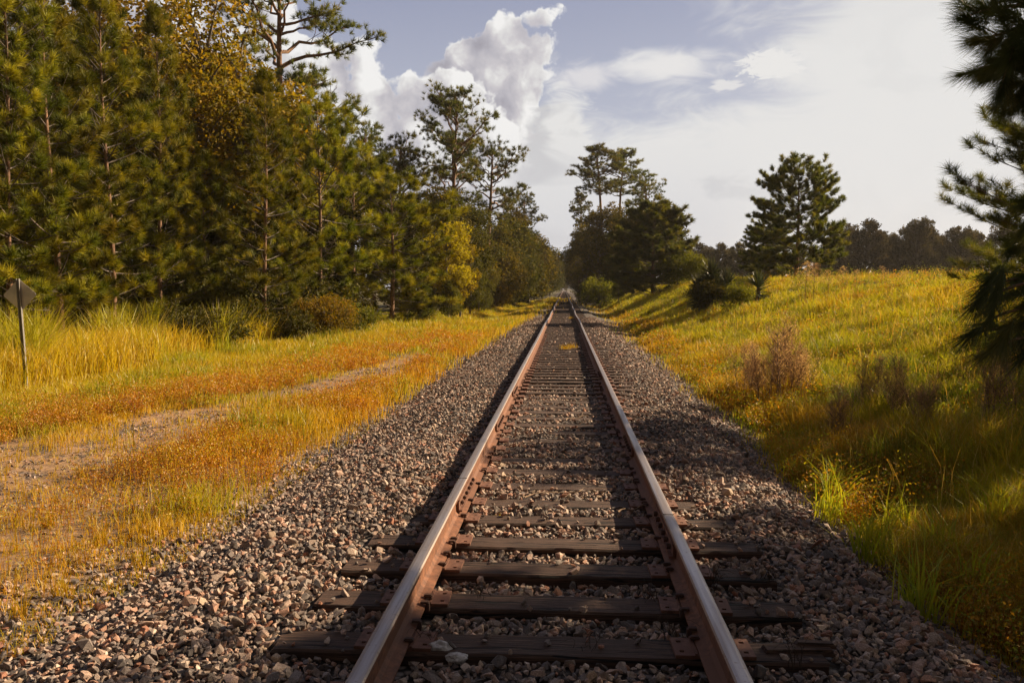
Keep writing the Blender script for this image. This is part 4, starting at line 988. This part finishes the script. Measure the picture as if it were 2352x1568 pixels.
def right_bank():
    rg = np.random.default_rng(21); A = Acc(); n = 46000
    y = np.exp(rg.uniform(math.log(2.3), math.log(95), n)); e = xr_edge(y); x = e + .0 + (rg.uniform(size=n) ** 1.15) * (.66 * y + 2.5 - e + 1)
    ok = rg.uniform(size=n) < sstep(-.15, .55, x - e); x, y = x[ok], y[ok]; k = 14
    X, Y = clumped(x, y, k, .05 + .014 * y, rg); Z = H(X, Y)
    e = xr_edge(Y); d = X - e; patch = fbm(X, Y, .7, 41); p2 = fbm(X, Y, 2.4, 42)
    p3 = fbm(X, Y, 1.3, 49); h = (.11 + .12 * sstep(0, 1.6, d) + .16 * np.clip(patch, -.4, 1) + .12 * np.clip(p2, -.3, 1) + .26 * np.clip(p3, 0, 1)) * rg.uniform(.45, 1.35, len(X)) * (1 - .35 * sstep(6, 12, X)); h = np.clip(h, .05, .7)
    col = lerp(GRN, YEL, .60 + .9 * p2 + .5 * fbm(X, Y, .25, 48) - .7 * np.clip(p3, 0, 1) + .3 * sstep(10, 20, Y) + rg.normal(0, .18, len(X)))
    t = sstep(.2, .7, patch + rg.normal(0, .2, len(X)) + .45 * sstep(1.8, .2, d) - .12)[:, None]; col = col * (1 - t * .65) + np.array(ORG) * t * .65
    t = (rg.uniform(size=len(X)) < .08)[:, None]; col = np.where(t, np.array(STRAW), col)
    w = .0022 + .00052 * Y + .0015 * rg.uniform(size=len(X))
    A.add(*blades(X, Y, Z - .01, h, w, col, rg, .6))
    # seed stalks, taller and thin
    n = 3500; y = np.exp(rg.uniform(math.log(3), math.log(40), n)); e = xr_edge(y); x = e + .5 + rg.uniform(size=n) * (.64 * y + 2)
    A.add(*blades(x, y, H(x, y), rg.uniform(.3, .6, n), .0025 + .0004 * y, lerp(STRAW, ORG, rg.uniform(size=n) * .8), rg, .22))
    A.build('bank_grass', 'yellow green grass covering the bank and field right of the track')
    # orange small leafed weeds along the ballast edge
    A = Acc(); n = 5200; y = np.exp(rg.uniform(math.log(3.2), math.log(45), n)); x = xr_edge(y) + np.abs(rg.normal(.15, .5, n)) + (rg.uniform(size=n) < .5) * rg.uniform(size=n) * .4 * y; ok = fbm(x, y, .8, 44) > .0; x, y = x[ok], y[ok]; n = len(x)
    k = 46; h = rg.uniform(.14, .34, n); P = rg.normal(size=(n * k, 3)) * np.repeat(np.stack([h * .42, h * .42, h * .34], 1), k, 0); X = np.repeat(x, k) + P[:, 0]; Y = np.repeat(y, k) + P[:, 1]; Z = H(X, Y) + np.abs(np.repeat(h, k) * .45 + P[:, 2])
    col = lerp(ORG, (.34, .26, .02), np.repeat(rg.uniform(size=n), k) + rg.normal(0, .25, n * k)); gg = (np.repeat(rg.uniform(size=n), k) < .35)[:, None]; col = np.where(gg, lerp(GRN, YEL, .4 + rg.normal(0, .3, n * k)), col)
    V, T, C = leafcol(np.stack([X, Y, Z], 1), .016, col, rg); s_ = np.repeat(1 + Y / 10, 4)[:, None]; c0 = np.repeat(np.stack([X, Y, Z], 1), 4, 0); V = c0 + (V - c0) * s_
    A.add(V, T, C)
    kk = 4; X, Y = clumped(x, y, kk, .05 + 0 * x, rg); A.add(*blades(X, Y, H(X, Y), np.repeat(h, kk) * .9, .003 + .0004 * Y, np.tile(np.array(RUS) * .6, (len(X), 1)), rg, .4))
    B_ = Acc(); n = 2600; y = np.exp(rg.uniform(math.log(4), math.log(55), n)); x = xr_edge(y) + .5 + rg.uniform(size=n) * (.62 * y + 1); f = fbm(x, y, 1.0, 61); ok = f > .12; x, y = x[ok], y[ok]; n = len(x)
    k = 54; h = rg.uniform(.22, .55, n); P = rg.normal(size=(n * k, 3)) * np.repeat(np.stack([h * .34, h * .34, h * .34], 1), k, 0); X = np.repeat(x, k) + P[:, 0]; Y = np.repeat(y, k) + P[:, 1]; Z = H(X, Y) + np.abs(np.repeat(h, k) * .5 + P[:, 2])
    base = np.repeat(rg.uniform(size=n), k); col = lerp((.10, .15, .015), (.34, .33, .025), base * 1.3 + rg.normal(0, .2, n * k)); col = np.where((base > .8)[:, None], lerp((.40, .26, .10), (.60, .40, .16), rg.uniform(size=n * k)), col)
    V, T, C = leafcol(np.stack([X, Y, Z], 1), .026, col, rg, .4); s_ = np.repeat(.8 + Y / 16, 4)[:, None]; c0 = np.repeat(np.stack([X, Y, Z], 1), 4, 0); B_.add(c0 + (V - c0) * s_, T, C)
    kk = 7; X, Y = clumped(x, y, kk, .07 + 0 * x, rg); B_.add(*blades(X, Y, H(X, Y), np.repeat(h, kk) * rg.uniform(.8, 1.25, n * kk), .0035 + .0004 * Y, lerp((.16, .10, .04), (.45, .33, .12), rg.uniform(size=n * kk)), rg, .35))
    B_.build('bank_weeds', 'mixed green and straw coloured weeds rising out of the bank grass')
    A.build('ballast_edge_weeds', 'low orange leafed weeds along the right edge of the ballast')
right_bank()

def wood_edge(y):  # x of the left wood edge
    y = np.asarray(y, float); return -11.5 + 3.6 * sstep(30, 50, y) + 2.4 * sstep(50, 90, y)
def left_side():
    rg = np.random.default_rng(22); A = Acc(); n = 52000
    y = np.exp(rg.uniform(math.log(3.0), math.log(130), n)); e = xl_edge(y); W = np.minimum(.80 * y + 1.5, -wood_edge(y) + 6) + e; x = e - rg.uniform(size=n) ** .9 * np.maximum(W, 1.0)
    d = e - x; pd = np.abs(x - path_c(y)) - path_w(y); near = sstep(12, 7.5, y)
    dens = sstep(-.25, .35, d) * np.where(y < 26, np.clip(sstep(-.05, .75, pd) + .5 * sstep(.15, .45, fbm(x, y, 1.2, 62)) + .02, 0, 1), 1) * (1 - .94 * near * sstep(.6, .1, fbm(x, y, .9, 51)) )
    left_near = sstep(-8.7, -7.5, x) * near; dens = dens * (1 - .55 * left_near)
    ok = rg.uniform(size=n) < dens; x, y = x[ok], y[ok]; k = 8
    X, Y = clumped(x, y, k, .04 + .012 * y, rg); Z = H(X, Y); d = xl_edge(Y) - X; pl = path_c(Y) - path_w(Y) - X
    patch = fbm(X, Y, .8, 52); tall = sstep(-10.2, -11.6, X + .5 * fbm(X, Y, .5, 57)) * sstep(12, 15, Y) * sstep(40, 30, Y)
    h = (.12 + .14 * sstep(0, 2.5, np.abs(pl)) + .07 * patch + .10 * sstep(20, 30, Y)) * rg.uniform(.5, 1.3, len(X)); h = h * (1 - .35 * sstep(10, 6, Y)); h = np.where(rg.uniform(size=len(X)) < tall, rg.uniform(.6, 1.25, len(X)), np.clip(h, .04, .6))
    orange = np.clip(.10 + .75 * patch + .35 * sstep(3, .5, pl) * sstep(28, 18, Y) + .25 * sstep(1.6, .4, d) - .55 * tall - .35 * sstep(2.5, 4.5, pl), 0, 1)
    col = lerp(GRN, (.58, .44, .025), .74 + .3 * fbm(X, Y, 2, 53) + rg.normal(0, .2, len(X)) + .5 * tall); g2 = sstep(.15, .5, fbm(X, Y, 1.1, 58)); col = lerp((0, 0, 0), (1, 1, 1), 1 + 0 * g2) * col * (1 - .55 * g2[:, None]) + np.array((.24, .32, .02)) * .55 * g2[:, None]; h = h * (1 + .6 * g2) * (1 - .45 * sstep(.1, .5, fbm(X, Y, 2.1, 59))); t = np.clip(orange - .3 * g2 + rg.normal(0, .15, len(X)), 0, 1)[:, None] * .8
    col = col * (1 - t) + np.array(ORG) * t; q = (rg.uniform(size=len(X)) < .10 + .22 * sstep(30, 45, Y) * sstep(.2, .6, patch))[:, None]; col = np.where(q, np.array(STRAW), col)
    w = (.0035 + .0007 * Y) * (1 + .5 * tall)
    A.add(*blades(X, Y, Z - .01, h, w, col, rg, .36, (.10, 0)))
    A.build('verge_grass', 'yellow and orange grass on the verge left of the track')
    # orange weeds: fine leafy bushlets
    A = Acc(); n = 9500; y = np.exp(rg.uniform(math.log(3.6), math.log(34), n)); x = xl_edge(y) - .1 - rg.uniform(size=n) * (5.5 + .12 * y)
    pd = np.abs(x - path_c(y)) - path_w(y); pl = path_c(y) - path_w(y) - x; f = fbm(x, y, .7, 54)
    pr = np.where(pl > 0, sstep(0, .5, pl) * sstep(3.6, 1.6, pl), sstep(0, .3, pd)) * sstep(-.15, .3, f + .30 * sstep(7, 11, y)) * (.12 + .88 * sstep(6.3, 10, y)); ok = rg.uniform(size=n) < pr; x, y = x[ok], y[ok]; n = len(x)
    k = 60; h = rg.uniform(.16, .36, n) * (.65 + .35 * sstep(5, 9, y)); P = rg.normal(size=(n * k, 3)) * np.repeat(np.stack([h * .42, h * .42, h * .36], 1), k, 0); X = np.repeat(x, k) + P[:, 0]; Y = np.repeat(y, k) + P[:, 1]; Z = H(X, Y) + np.abs(np.repeat(h, k) * .48 + P[:, 2])
    f = fbm(X, Y, .9, 55); col = lerp(ORG, RUS, .45 + .6 * f + rg.normal(0, .25, n * k)); t = (np.repeat(rg.uniform(size=n), k) < .42)[:, None]; col = np.where(t, lerp(YEL, ORG, .5 + rg.normal(0, .3, n * k)), col)
    V, T, C = leafcol(np.stack([X, Y, Z], 1), .014, col, rg); s_ = np.repeat(1 + Y / 11, 4)[:, None]; c0 = np.repeat(np.stack([X, Y, Z], 1), 4, 0); V = c0 + (V - c0) * s_; A.add(V, T, C)
    kk = 5; X, Y = clumped(x, y, kk, .05 + 0 * x, rg); A.add(*blades(X, Y, H(X, Y), np.repeat(h, kk) * .9, .003 + .0004 * Y, np.tile(np.array(RUS) * .6, (len(X), 1)), rg, .4))
    # tiny seedlings on the dirt
    n = 5000; y = np.exp(rg.uniform(math.log(3.5), math.log(14), n)); x = xl_edge(y) + .5 - rg.uniform(size=n) * (.7 * y); X, Y = clumped(x, y, 5, .015 + 0 * x, rg); col = lerp(ORG, YEL, rg.uniform(size=len(X)))
    A.add(*blades(X, Y, H(X, Y), rg.uniform(.03, .09, len(X)), .0045 + 0 * X, col, rg, .8))
    A.build('orange_weeds', 'rusty orange leafy weeds beside the ballast and the dirt path at left')
left_side()

# single plants
def clump_parts(seed, n, h, r, w, c0, c1, lean=.5):
    rg = np.random.default_rng(seed); x = rg.normal(0, r, n); y = rg.normal(0, r, n); V, T, C = blades(x, y, 0 * x - .02, h * rg.uniform(.45, 1.1, n), np.full(n, w), lerp(c0, c1, rg.uniform(size=n)), rg, lean, (.05, 0))
    return make_mesh('grass_blades', V, T, M['grass'], col=C)
def plant(me, name, lab, cat, px, py, Y, s=1.0, group=None, z=None):
    X = at(px, py, Y).x; return tag(link(name, me, None, (X, Y, hz(X, Y) if z is None else z)), lab, cat, group)
GC = [clump_parts(k, 60, .50, .07, .011, (.28, .36, .02), (.52, .48, .03), .55) for k in range(3)]
for k, (px, py, Y, lab) in enumerate([(1990, 1290, 5.6, 'long bladed bright grass clump at the right ballast edge, nearest the orange weeds'), (2160, 1270, 5.7, 'long bladed grass clump in the shade right of the bright clump'), (2070, 1240, 6.3, 'grass clump between the two long bladed clumps at right'), (1925, 1140, 7.4, 'upright yellow green grass clump behind the bright clump at right'), (2240, 1330, 5.0, 'dark green grass clump near the lower right edge'), (1900, 1180, 6.6, 'low grass clump among the orange weeds at the ballast edge'), (2290, 1200, 6.2, 'grass clump in deep shade at the right edge of the photo'), (2110, 1380, 4.6, 'grass clump hanging over the ballast edge in the lower right'), (2020, 1110, 8.2, 'sunlit grass clump standing above the orange weeds at right'), (2180, 1120, 7.6, 'tall grass clump in the shade below the pine branch')]):
    o = plant(GC[k % 3], 'grass_clump', lab, 'grass clump', px, py, Y); o.rotation_euler.z = k
GL = [clump_parts(10 + k, 34, .26, .035, .007, (.40, .30, .02), (.50, .28, .02), .6) for k in range(3)]
for k, (px, py, Y, lab) in enumerate([(50, 1420, 4.55, 'yellow grass clump on the stones in the lower left corner'), (142, 1360, 4.9, 'small yellow tuft among the stones right of the corner clump'), (322, 1270, 5.5, 'orange grass tuft by the pink stone'), (235, 1225, 5.9, 'large orange yellow grass tuft left of the pink stone'), (190, 1080, 8.2, 'tall thin grass clump standing on the dirt path'), (110, 1200, 6.3, 'green yellow tuft on the dirt at the left edge')]):
    o = plant(GL[k % 3], 'grass_tuft', lab, 'grass tuft', px, py, Y); o.rotation_euler.z = k * 2
GT = clump_parts(20, 60, .20, .07, .012, (.45, .36, .02), (.50, .28, .02), .5)
for (px, py, Y, lab, ) in [(1313, 718, 45, 'far yellow weed growing between the rails'), (1300, 778, 22.5, 'yellow weed between the rails in the ladder of ties'), (1316, 776, 23.0, 'taller yellow weed just right of its twin between the rails'), (1150, 1190, 5.9, 'tiny green weed beside the left rail near its joint')]:
    plant(GT if Y > 10 else clump_parts(21, 14, .07, .02, .006, (.3, .3, .02), (.4, .3, .02), .9), 'track_weed', lab, 'weed', px, py, Y, z=TIE_TOP - .01)
def fluffy(seed, Hh, col='plume'):
    rg = np.random.default_rng(seed); b = MB(); Ps = []
    for k in range(9):
        a = rg.uniform(0, 2 * PI); o = np.array([rg.normal(0, .09), rg.normal(0, .09), -.03]); e = o + np.array([math.cos(a) * .2, math.sin(a) * .2, Hh * rg.uniform(.7, 1.05)])
        P = bez(o, o + [0, 0, Hh * .5], e, 8); b.tube(P, np.linspace(.006, .002, 8), 4)
        for j in range(34):
            t = rg.uniform(.25, 1); c = np.array([np.interp(t * 7, range(8), P[:, q]) for q in range(3)]); a2 = rg.uniform(0, 2 * PI); L = (1.12 - t) * .30 + .04; v = np.array([math.cos(a2) * .7, math.sin(a2) * .7, .75]) * L
            b.tube([c, c + v], [.0025, .0012], 3); m = 12; q = rg.uniform(size=(m, 1)); Ps.append(c + v * q + rg.normal(0, .03, (m, 3)))
    Ps = np.concatenate(Ps); V, T, r = leaves(Ps, .017, rg, aspect=.45)
    return [('stems', b.mesh('plume_stems', M['twig'])), ('plumes', make_mesh('plume_fluff', V, T, M['plume'], rnd=r))]
M['plume'] = leaf_mat('pinkish_plumes', [(0, (.50, .30, .12)), (.6, (.70, .46, .21)), (1, (.82, .60, .32))], .5, .015, .6, 1.15, tint=(1, .95, .85))
FL = [fluffy(1, 1.05), fluffy(2, .9), fluffy(3, 1.2)]
for k, (px, Y, s, lab) in enumerate([(1722, 13.6, 1.0, 'leftmost pinkish plume weed of the sunlit bunch on the bank'), (1748, 13.2, 1.1, 'pinkish plume weed, second from the left in the sunlit bunch'), (1782, 12.8, 1.25, 'tallest pinkish plume weed at the middle of the sunlit bunch'), (1815, 13.3, 1.15, 'pinkish plume weed right of the tallest one'), (1845, 12.9, 1.05, 'rightmost pinkish plume weed, touching the shadow edge'),
        (2010, 10.8, .8, 'brown plume weed in the shade, half way to the overhanging pine branch'), (2070, 10.0, .85, 'brown shaded plume weed below the pine branch'), (2130, 9.2, .8, 'dim shaded plume weed on the dark part of the bank'), (2320, 8.6, .9, 'dark plume weed at the right edge under the pine branch'), (1940, 9.5, .7, 'low shaded plume weed in front of the sunlit bunch')]):
    put(FL[k % 3], 'plume_weed', lab, 'weed', px, Y, 'plume weeds on the bank', s)
def seedhead(seed, Hh):
    rg = np.random.default_rng(seed); b = MB(); Ps = []; P = bez(np.array([0, 0, -.03]), np.array([.02, 0, Hh * .6]), np.array([rg.normal(0, .1), rg.normal(0, .06), Hh]), 9); b.tube(P, np.linspace(.007, .002, 9), 5)
    for k in range(22):
        t = .42 + .56 * k / 22; c = np.array([np.interp(t * 8, range(9), P[:, q]) for q in range(3)]); a = k * 2.4; L = (1.15 - t) * .42 * Hh; Q = bez(c, c + np.array([math.cos(a) * L * .5, math.sin(a) * L * .5, L * .55]), c + np.array([math.cos(a) * L, math.sin(a) * L, L * .25]), 6); b.tube(Q, np.linspace(.003, .0012, 6), 3)
        for q in Q[1:]: Ps.append(q + rg.normal(0, .013, (16, 3)))
    V, T, r = leaves(np.concatenate(Ps), .012, rg, aspect=.4)
    return [('stems', b.mesh('weed_stem', M['twig'])), ('seeds', make_mesh('weed_seeds', V, T, M['plume'], rnd=r))]
SHD = [seedhead(1, 1.0), seedhead(2, .85), seedhead(3, 1.1)]
for k, (px, Y, top, lab) in enumerate([(1850, 27, 600, 'tall green feathery weed in front of the lone skyline pine trunk'), (1868, 27.5, 604, 'second feathery weed right beside the one before the pine trunk'), (1903, 28, 620, 'small feathery weed on the skyline right of the lone pine'), (1934, 27, 611, 'pinkish seed head weed breaking the skyline of the field'), (1965, 27.5, 619, 'pinkish seed head weed right of the taller skyline one'), (2035, 26, 610, 'tallest seed head weed standing alone on the field skyline'), (2072, 26.5, 624, 'small seed head weed right of the lone tall one'), (1995, 28, 632, 'tiny seed head weed between the skyline weeds')]):
    X = at(px, 662, Y).x; g = hz(X, Y); hh = at(px, top, Y).z - g
    put(SHD[k % 3], 'seed_weed', lab, 'weed', px, Y, 'seed head weeds on the skyline', hh / SHD_H[k % 3] if 'SHD_H' in globals() else hh / (1.0, .85, 1.1)[k % 3])
def wiry(seed, n, L, r=.0016):
    rg = np.random.default_rng(seed); b = MB()
    for k in range(n):
        a = rg.uniform(0, 2 * PI); l = L * rg.uniform(.4, 1); o = np.array([rg.normal(0, .03), rg.normal(0, .03), -.01]); e = o + np.array([math.cos(a) * l * .7, math.sin(a) * l * .7, l * .5]); c = o + np.array([rg.normal(0, .05), rg.normal(0, .05), l * .8]); b.tube(bez(o, c, e, 9), np.linspace(r, r * .4, 9), 4)
    return b.mesh('dry_stems', M['stem_dark'])
for k, (px, py, Y, n, L, lab) in enumerate([(1830, 1500, 3.6, 9, .30, 'thin dark upright weed stems beside the right rail in the lower right'), (1640, 1300, 4.6, 10, .2, 'wiry dead weed curling over a tie right of the right rail'), (1480, 1340, 4.35, 12, .2, 'wiry dark dead weed on the third tie between the rails'), (1540, 1440, 3.9, 10, .2, 'wiry dead weed curling over the second tie near the right rail'), (1110, 1330, 4.3, 10, .16, 'dead wiry weed by the spikes of the left rail'), (1760, 1290, 4.7, 12, .22, 'dead brown wiry plant at the end of a tie in the right foreground'), (1350, 1500, 3.7, 8, .14, 'small dead weed on the nearest stones between the rails'), (1000, 1480, 3.75, 8, .14, 'dead weed tangled under the left rail in the foreground')]):
    plant(wiry(k, n, L), 'dry_weed', lab, 'weed', px, py, Y, z=TIE_TOP)

# ------------------------------------------------------------------ pines at the right edge
def pine_near():
    rg = np.random.default_rng(77); Y0 = 6.6; X0 = at(2700, 662, Y0).x; g = hz(X0, Y0); Hh = 4.9
    t = thing('pine_tree', 'near dark pine at the right edge, its drooping long needled branches entering the photo', 'pine tree', (X0, Y0, g)); O = np.array([X0, Y0, g])
    b = MB(); zt = np.linspace(0, Hh, 12); tr = np.stack([.1 * np.sin(zt), .1 * np.cos(zt) - .1, zt], 1); tr[0, 2] = -.3; b.tube(tr, np.linspace(.14, .015, 12), 9)
    nP, nD, nL = [], [], []; fP, fD = [], []
    def branch(pts, r0, r1=.006): b.tube(np.array(pts), np.linspace(r0, r1, len(pts)), 6)
    # limbs seen in the picture: (tip px, py, Y, needle direction in the picture plane, z where the limb leaves the trunk)
    def w(px, py, Y): p = at(px, py, Y); return np.array([p.x, p.y, p.z]) - O
    seen = [((2262, 660, 5.0), (-.55, -.1, -.8), 1.7, 1.0), ((2290, 672, 4.9), (-.2, 0, -1), 1.7, 1.0), ((2240, 700, 5.1), (-.6, 0, -.8), 1.7, 1.0), ((2270, 735, 5.0), (-.3, 0, -1), 1.6, 1.0), ((2225, 770, 5.1), (-.7, 0, -.5), 1.5, 1.0), ((2300, 790, 4.9), (-.4, 0, -.9), 1.5, 1.0), ((2350, 745, 5.1), (-.5, 0, -.7), 1.5, 1), ((2345, 820, 5.2), (-.6, 0, -.6), 1.4, 1), ((2260, 812, 5.2), (-.7, 0, -.5), 1.4, 1), ((2390, 700, 5.2), (-.3, 0, -.9), 1.6, 1),
            ((2215, 40, 5.6), (-1, 0, .25), 4.0, .9), ((2245, 95, 5.5), (-.9, 0, -.1), 3.9, .9), ((2290, 25, 5.5), (-.5, 0, .8), 4.2, .9), ((2320, 100, 5.4), (-.4, 0, -.6), 4.0, .9), ((2285, 150, 5.5), (-.7, 0, -.4), 3.8, .9), ((2345, 60, 5.4), (-.2, 0, .6), 4.2, .9), ((2300, 205, 5.7), (-.8, 0, -.3), 3.6, .85), ((2340, 215, 5.6), (-.4, 0, -.8), 3.6, .85), ((2255, 172, 5.8), (-1, 0, 0), 3.7, .8), ((2350, 150, 5.5), (-.3, 0, -.7), 3.9, .9), ((2380, 100, 5.3), (-.4, 0, .2), 4, 1), ((2310, -20, 5.5), (-.7, 0, .5), 4.4, 1),
            ((2345, 535, 6.2), (-.4, 0, -.8), 2.6, .8), ((2320, 575, 6.3), (-.7, 0, -.5), 2.4, .8), ((2352, 470, 6.2), (-.6, 0, -.3), 2.8, .8), ((2380, 610, 6.0), (-.3, 0, -.9), 2.3, .8)]
    for (tp, dr, zb, sc) in seen:
        e = w(*tp); o = np.array([np.interp(zb, zt, tr[:, 0]), np.interp(zb, zt, tr[:, 1]), zb - g * .0])
        o[2] = max(.3, e[2] + .1 - .15 * rg.uniform()); hub = w(min(tp[0] + 150, 2520), tp[1] - 20 + rg.uniform(-14, 14), tp[2] + .25)
        P = bez(o, (o + hub) / 2 + [0, 0, .15], hub, 6); branch(P, .028, .014); Q = bez(hub, (hub + e) / 2 + [0, 0, .06], e, 5); branch(Q, .013, .007)
        up_ = tp[1] < 500
        nP.append(e); nD.append(dr); nL.append((.20 if up_ else .25) * sc)
        if up_:
            for q_ in range(4):
                c_ = Q[1] + (e - Q[1]) * rg.uniform(.2, .9); e_ = c_ + unit(np.array(dr) * .6 + rg.normal(0, .6, 3)) * rg.uniform(.12, .26); b.tube([c_, (c_ + e_) / 2 + [0, 0, .01], e_], [.006, .005, .004], 4)
                nP.append(e_); nD.append(unit(e_ - c_) + np.array([0, 0, .1])); nL.append(.17)
        mid = Q[2]; nP.append(mid + np.array([0, 0, .0])); nD.append(np.array(dr) * .6 + np.array([-.4, 0, .2])); nL.append(.22 * sc)
    V, T, r = needles(np.array(nP), np.array(nD), np.array(nL), rg, 260, .0038, spread=(6, 62), shoot=.17, droop=.30)
    # the rest of the crown
    z = .8; k = 0
    while z < Hh - .2:
        u = z / Hh; 
        for q in range(6):
            a = k * 1.1 + q * PI / 3 + rg.normal(0, .2); L = 1.9 * min(1, (1 - u) * 1.9) ** .7 * rg.uniform(.7, 1.1) + .3
            d = np.array([math.cos(a), math.sin(a), .25 + .6 * u]); o = np.array([0, 0, z]); e = o + d * L
            pw = O + e
            if math.degrees(math.atan2(pw[0] - EYE.x, pw[1])) < 35 and pw[1] < 14: continue     # the limbs above are the ones that reach into view
            P = bez(o, o + d * L * .5 + [0, 0, -.08], e, 6); branch(P, .03)
            for j in range(int(4 + L * 5)):
                tt = rg.uniform(.3, 1); c = P[0] + (e - P[0]) * tt; v = unit(d + rg.normal(0, .7, 3)); ee = c + v * rg.uniform(.15, .5); b.tube([c, ee], [.008, .004], 3); fP.append(ee); fD.append(v + [0, 0, .2])
        z += .42; k += 1
    V2, T2, r2 = needles(np.array(fP), np.array(fD), np.full(len(fP), .24), rg, 60, .012, spread=(10, 75), shoot=.2, droop=.25)
    link('trunk', b.mesh('near_pine_trunk', M['bark'], smooth=True), t)
    link('crown', make_mesh('near_pine_crown', np.concatenate([V, V2]), np.concatenate([T, T2 + len(V)]), M['needle_near'], rnd=np.concatenate([r, r2])), t)
pine_near()
EP = pine_young(92, 6.0, 3.3, 'dome', whorl=.30, nn=70, nl=.26, nw=.010, low=.20, rad=.13, matl='needle_dark', tuft_gap=.22)
place(EP, 'pine_tree', 'open branched pine behind the near one at the right edge, white sky through its twigs', 'pine tree', 2540, 12.5, 225, wide=1.2, rz=.5)
place(YP[2], 'pine_tree', 'pine standing outside the right edge whose shade darkens the lower right grass', 'pine tree', 0, 7.6, hgt=5.2, x=8.0, wide=1.3)
place(YP[2], 'pine_tree', 'second pine outside the right edge, further along the bank', 'pine tree', 0, 10.0, hgt=4.6, x=10.8, wide=1.3)
place(YP[2], 'pine_tree', 'third pine outside the right edge, on top of the bank', 'pine tree', 0, 13.0, hgt=4.6, x=13.6, wide=1.3)
place(YP[2], 'pine_tree', 'fourth pine outside the right edge, standing in the field', 'pine tree', 0, 17.0, hgt=4.8, x=16.8, wide=1.3)
place(YP[2], 'pine_tree', 'fifth pine outside the right edge, close to the camera side', 'pine tree', 0, 8.4, hgt=4.8, x=12.6, wide=1.3)
# thickets closing the gaps between trunks
BT = [broadleaf(111, 6, 3.0, .0, 50, 480, .17, 'leaf_dark', lobe_r=1.0, rad=.10), broadleaf(112, 5, 2.6, .0, 44, 480, .17, 'leaf_olive', lobe_r=.9, rad=.08)]
for o_ in BM2.parts: o_[1].materials[0] = M['leaf_olive'] if o_[0] == 'crown' else M['bark_grey']
k = 0
for y in list(range(66, 120, 8)) + list(range(120, 300, 18)):
    xl = float(wood_edge(y)) - 1.2 + (.8 if y > 120 else 0)
    place(BT[1] if k % 4 == 1 else BT[0], 'thicket', 'leafy thicket filling the edge of the wood along the left side of the far track', 'bush', 0, y, hgt=(3.2 + 2.2 * (k % 3)) * (1 + y / 260), x=xl + .6 * (k % 2), group='thickets left of the far track'); k += 1
for y in list(range(76, 120, 8)) + list(range(120, 300, 18)):
    place(BT[1] if k % 5 == 1 else BT[0], 'thicket', 'leafy thicket at the foot of the trees along the right side of the far track', 'bush', 0, y, hgt=(3.0 + 2.0 * (k % 3)) * (1 + y / 260), x=6.6 + .7 * (k % 2) + (0 if y < 120 else -.6), group='thickets right of the far track'); k += 1

m, nt, out = mat('haze_air'); n = N(nt)
pv = n.new('ShaderNodeVolumePrincipled'); pv.inputs['Density'].default_value = .00022; pv.inputs['Color'].default_value = (.95, .9, .85, 1); pv.inputs['Anisotropy'].default_value = .35
nt.links.new(pv.outputs[0], out.inputs['Volume'])
b = MB(); b.box((0, 730, 15), (1500, 1640, 38)); o = link('haze', b.mesh('haze', m)); tag(o, 'thin warm evening haze over the whole place', kind='stuff')
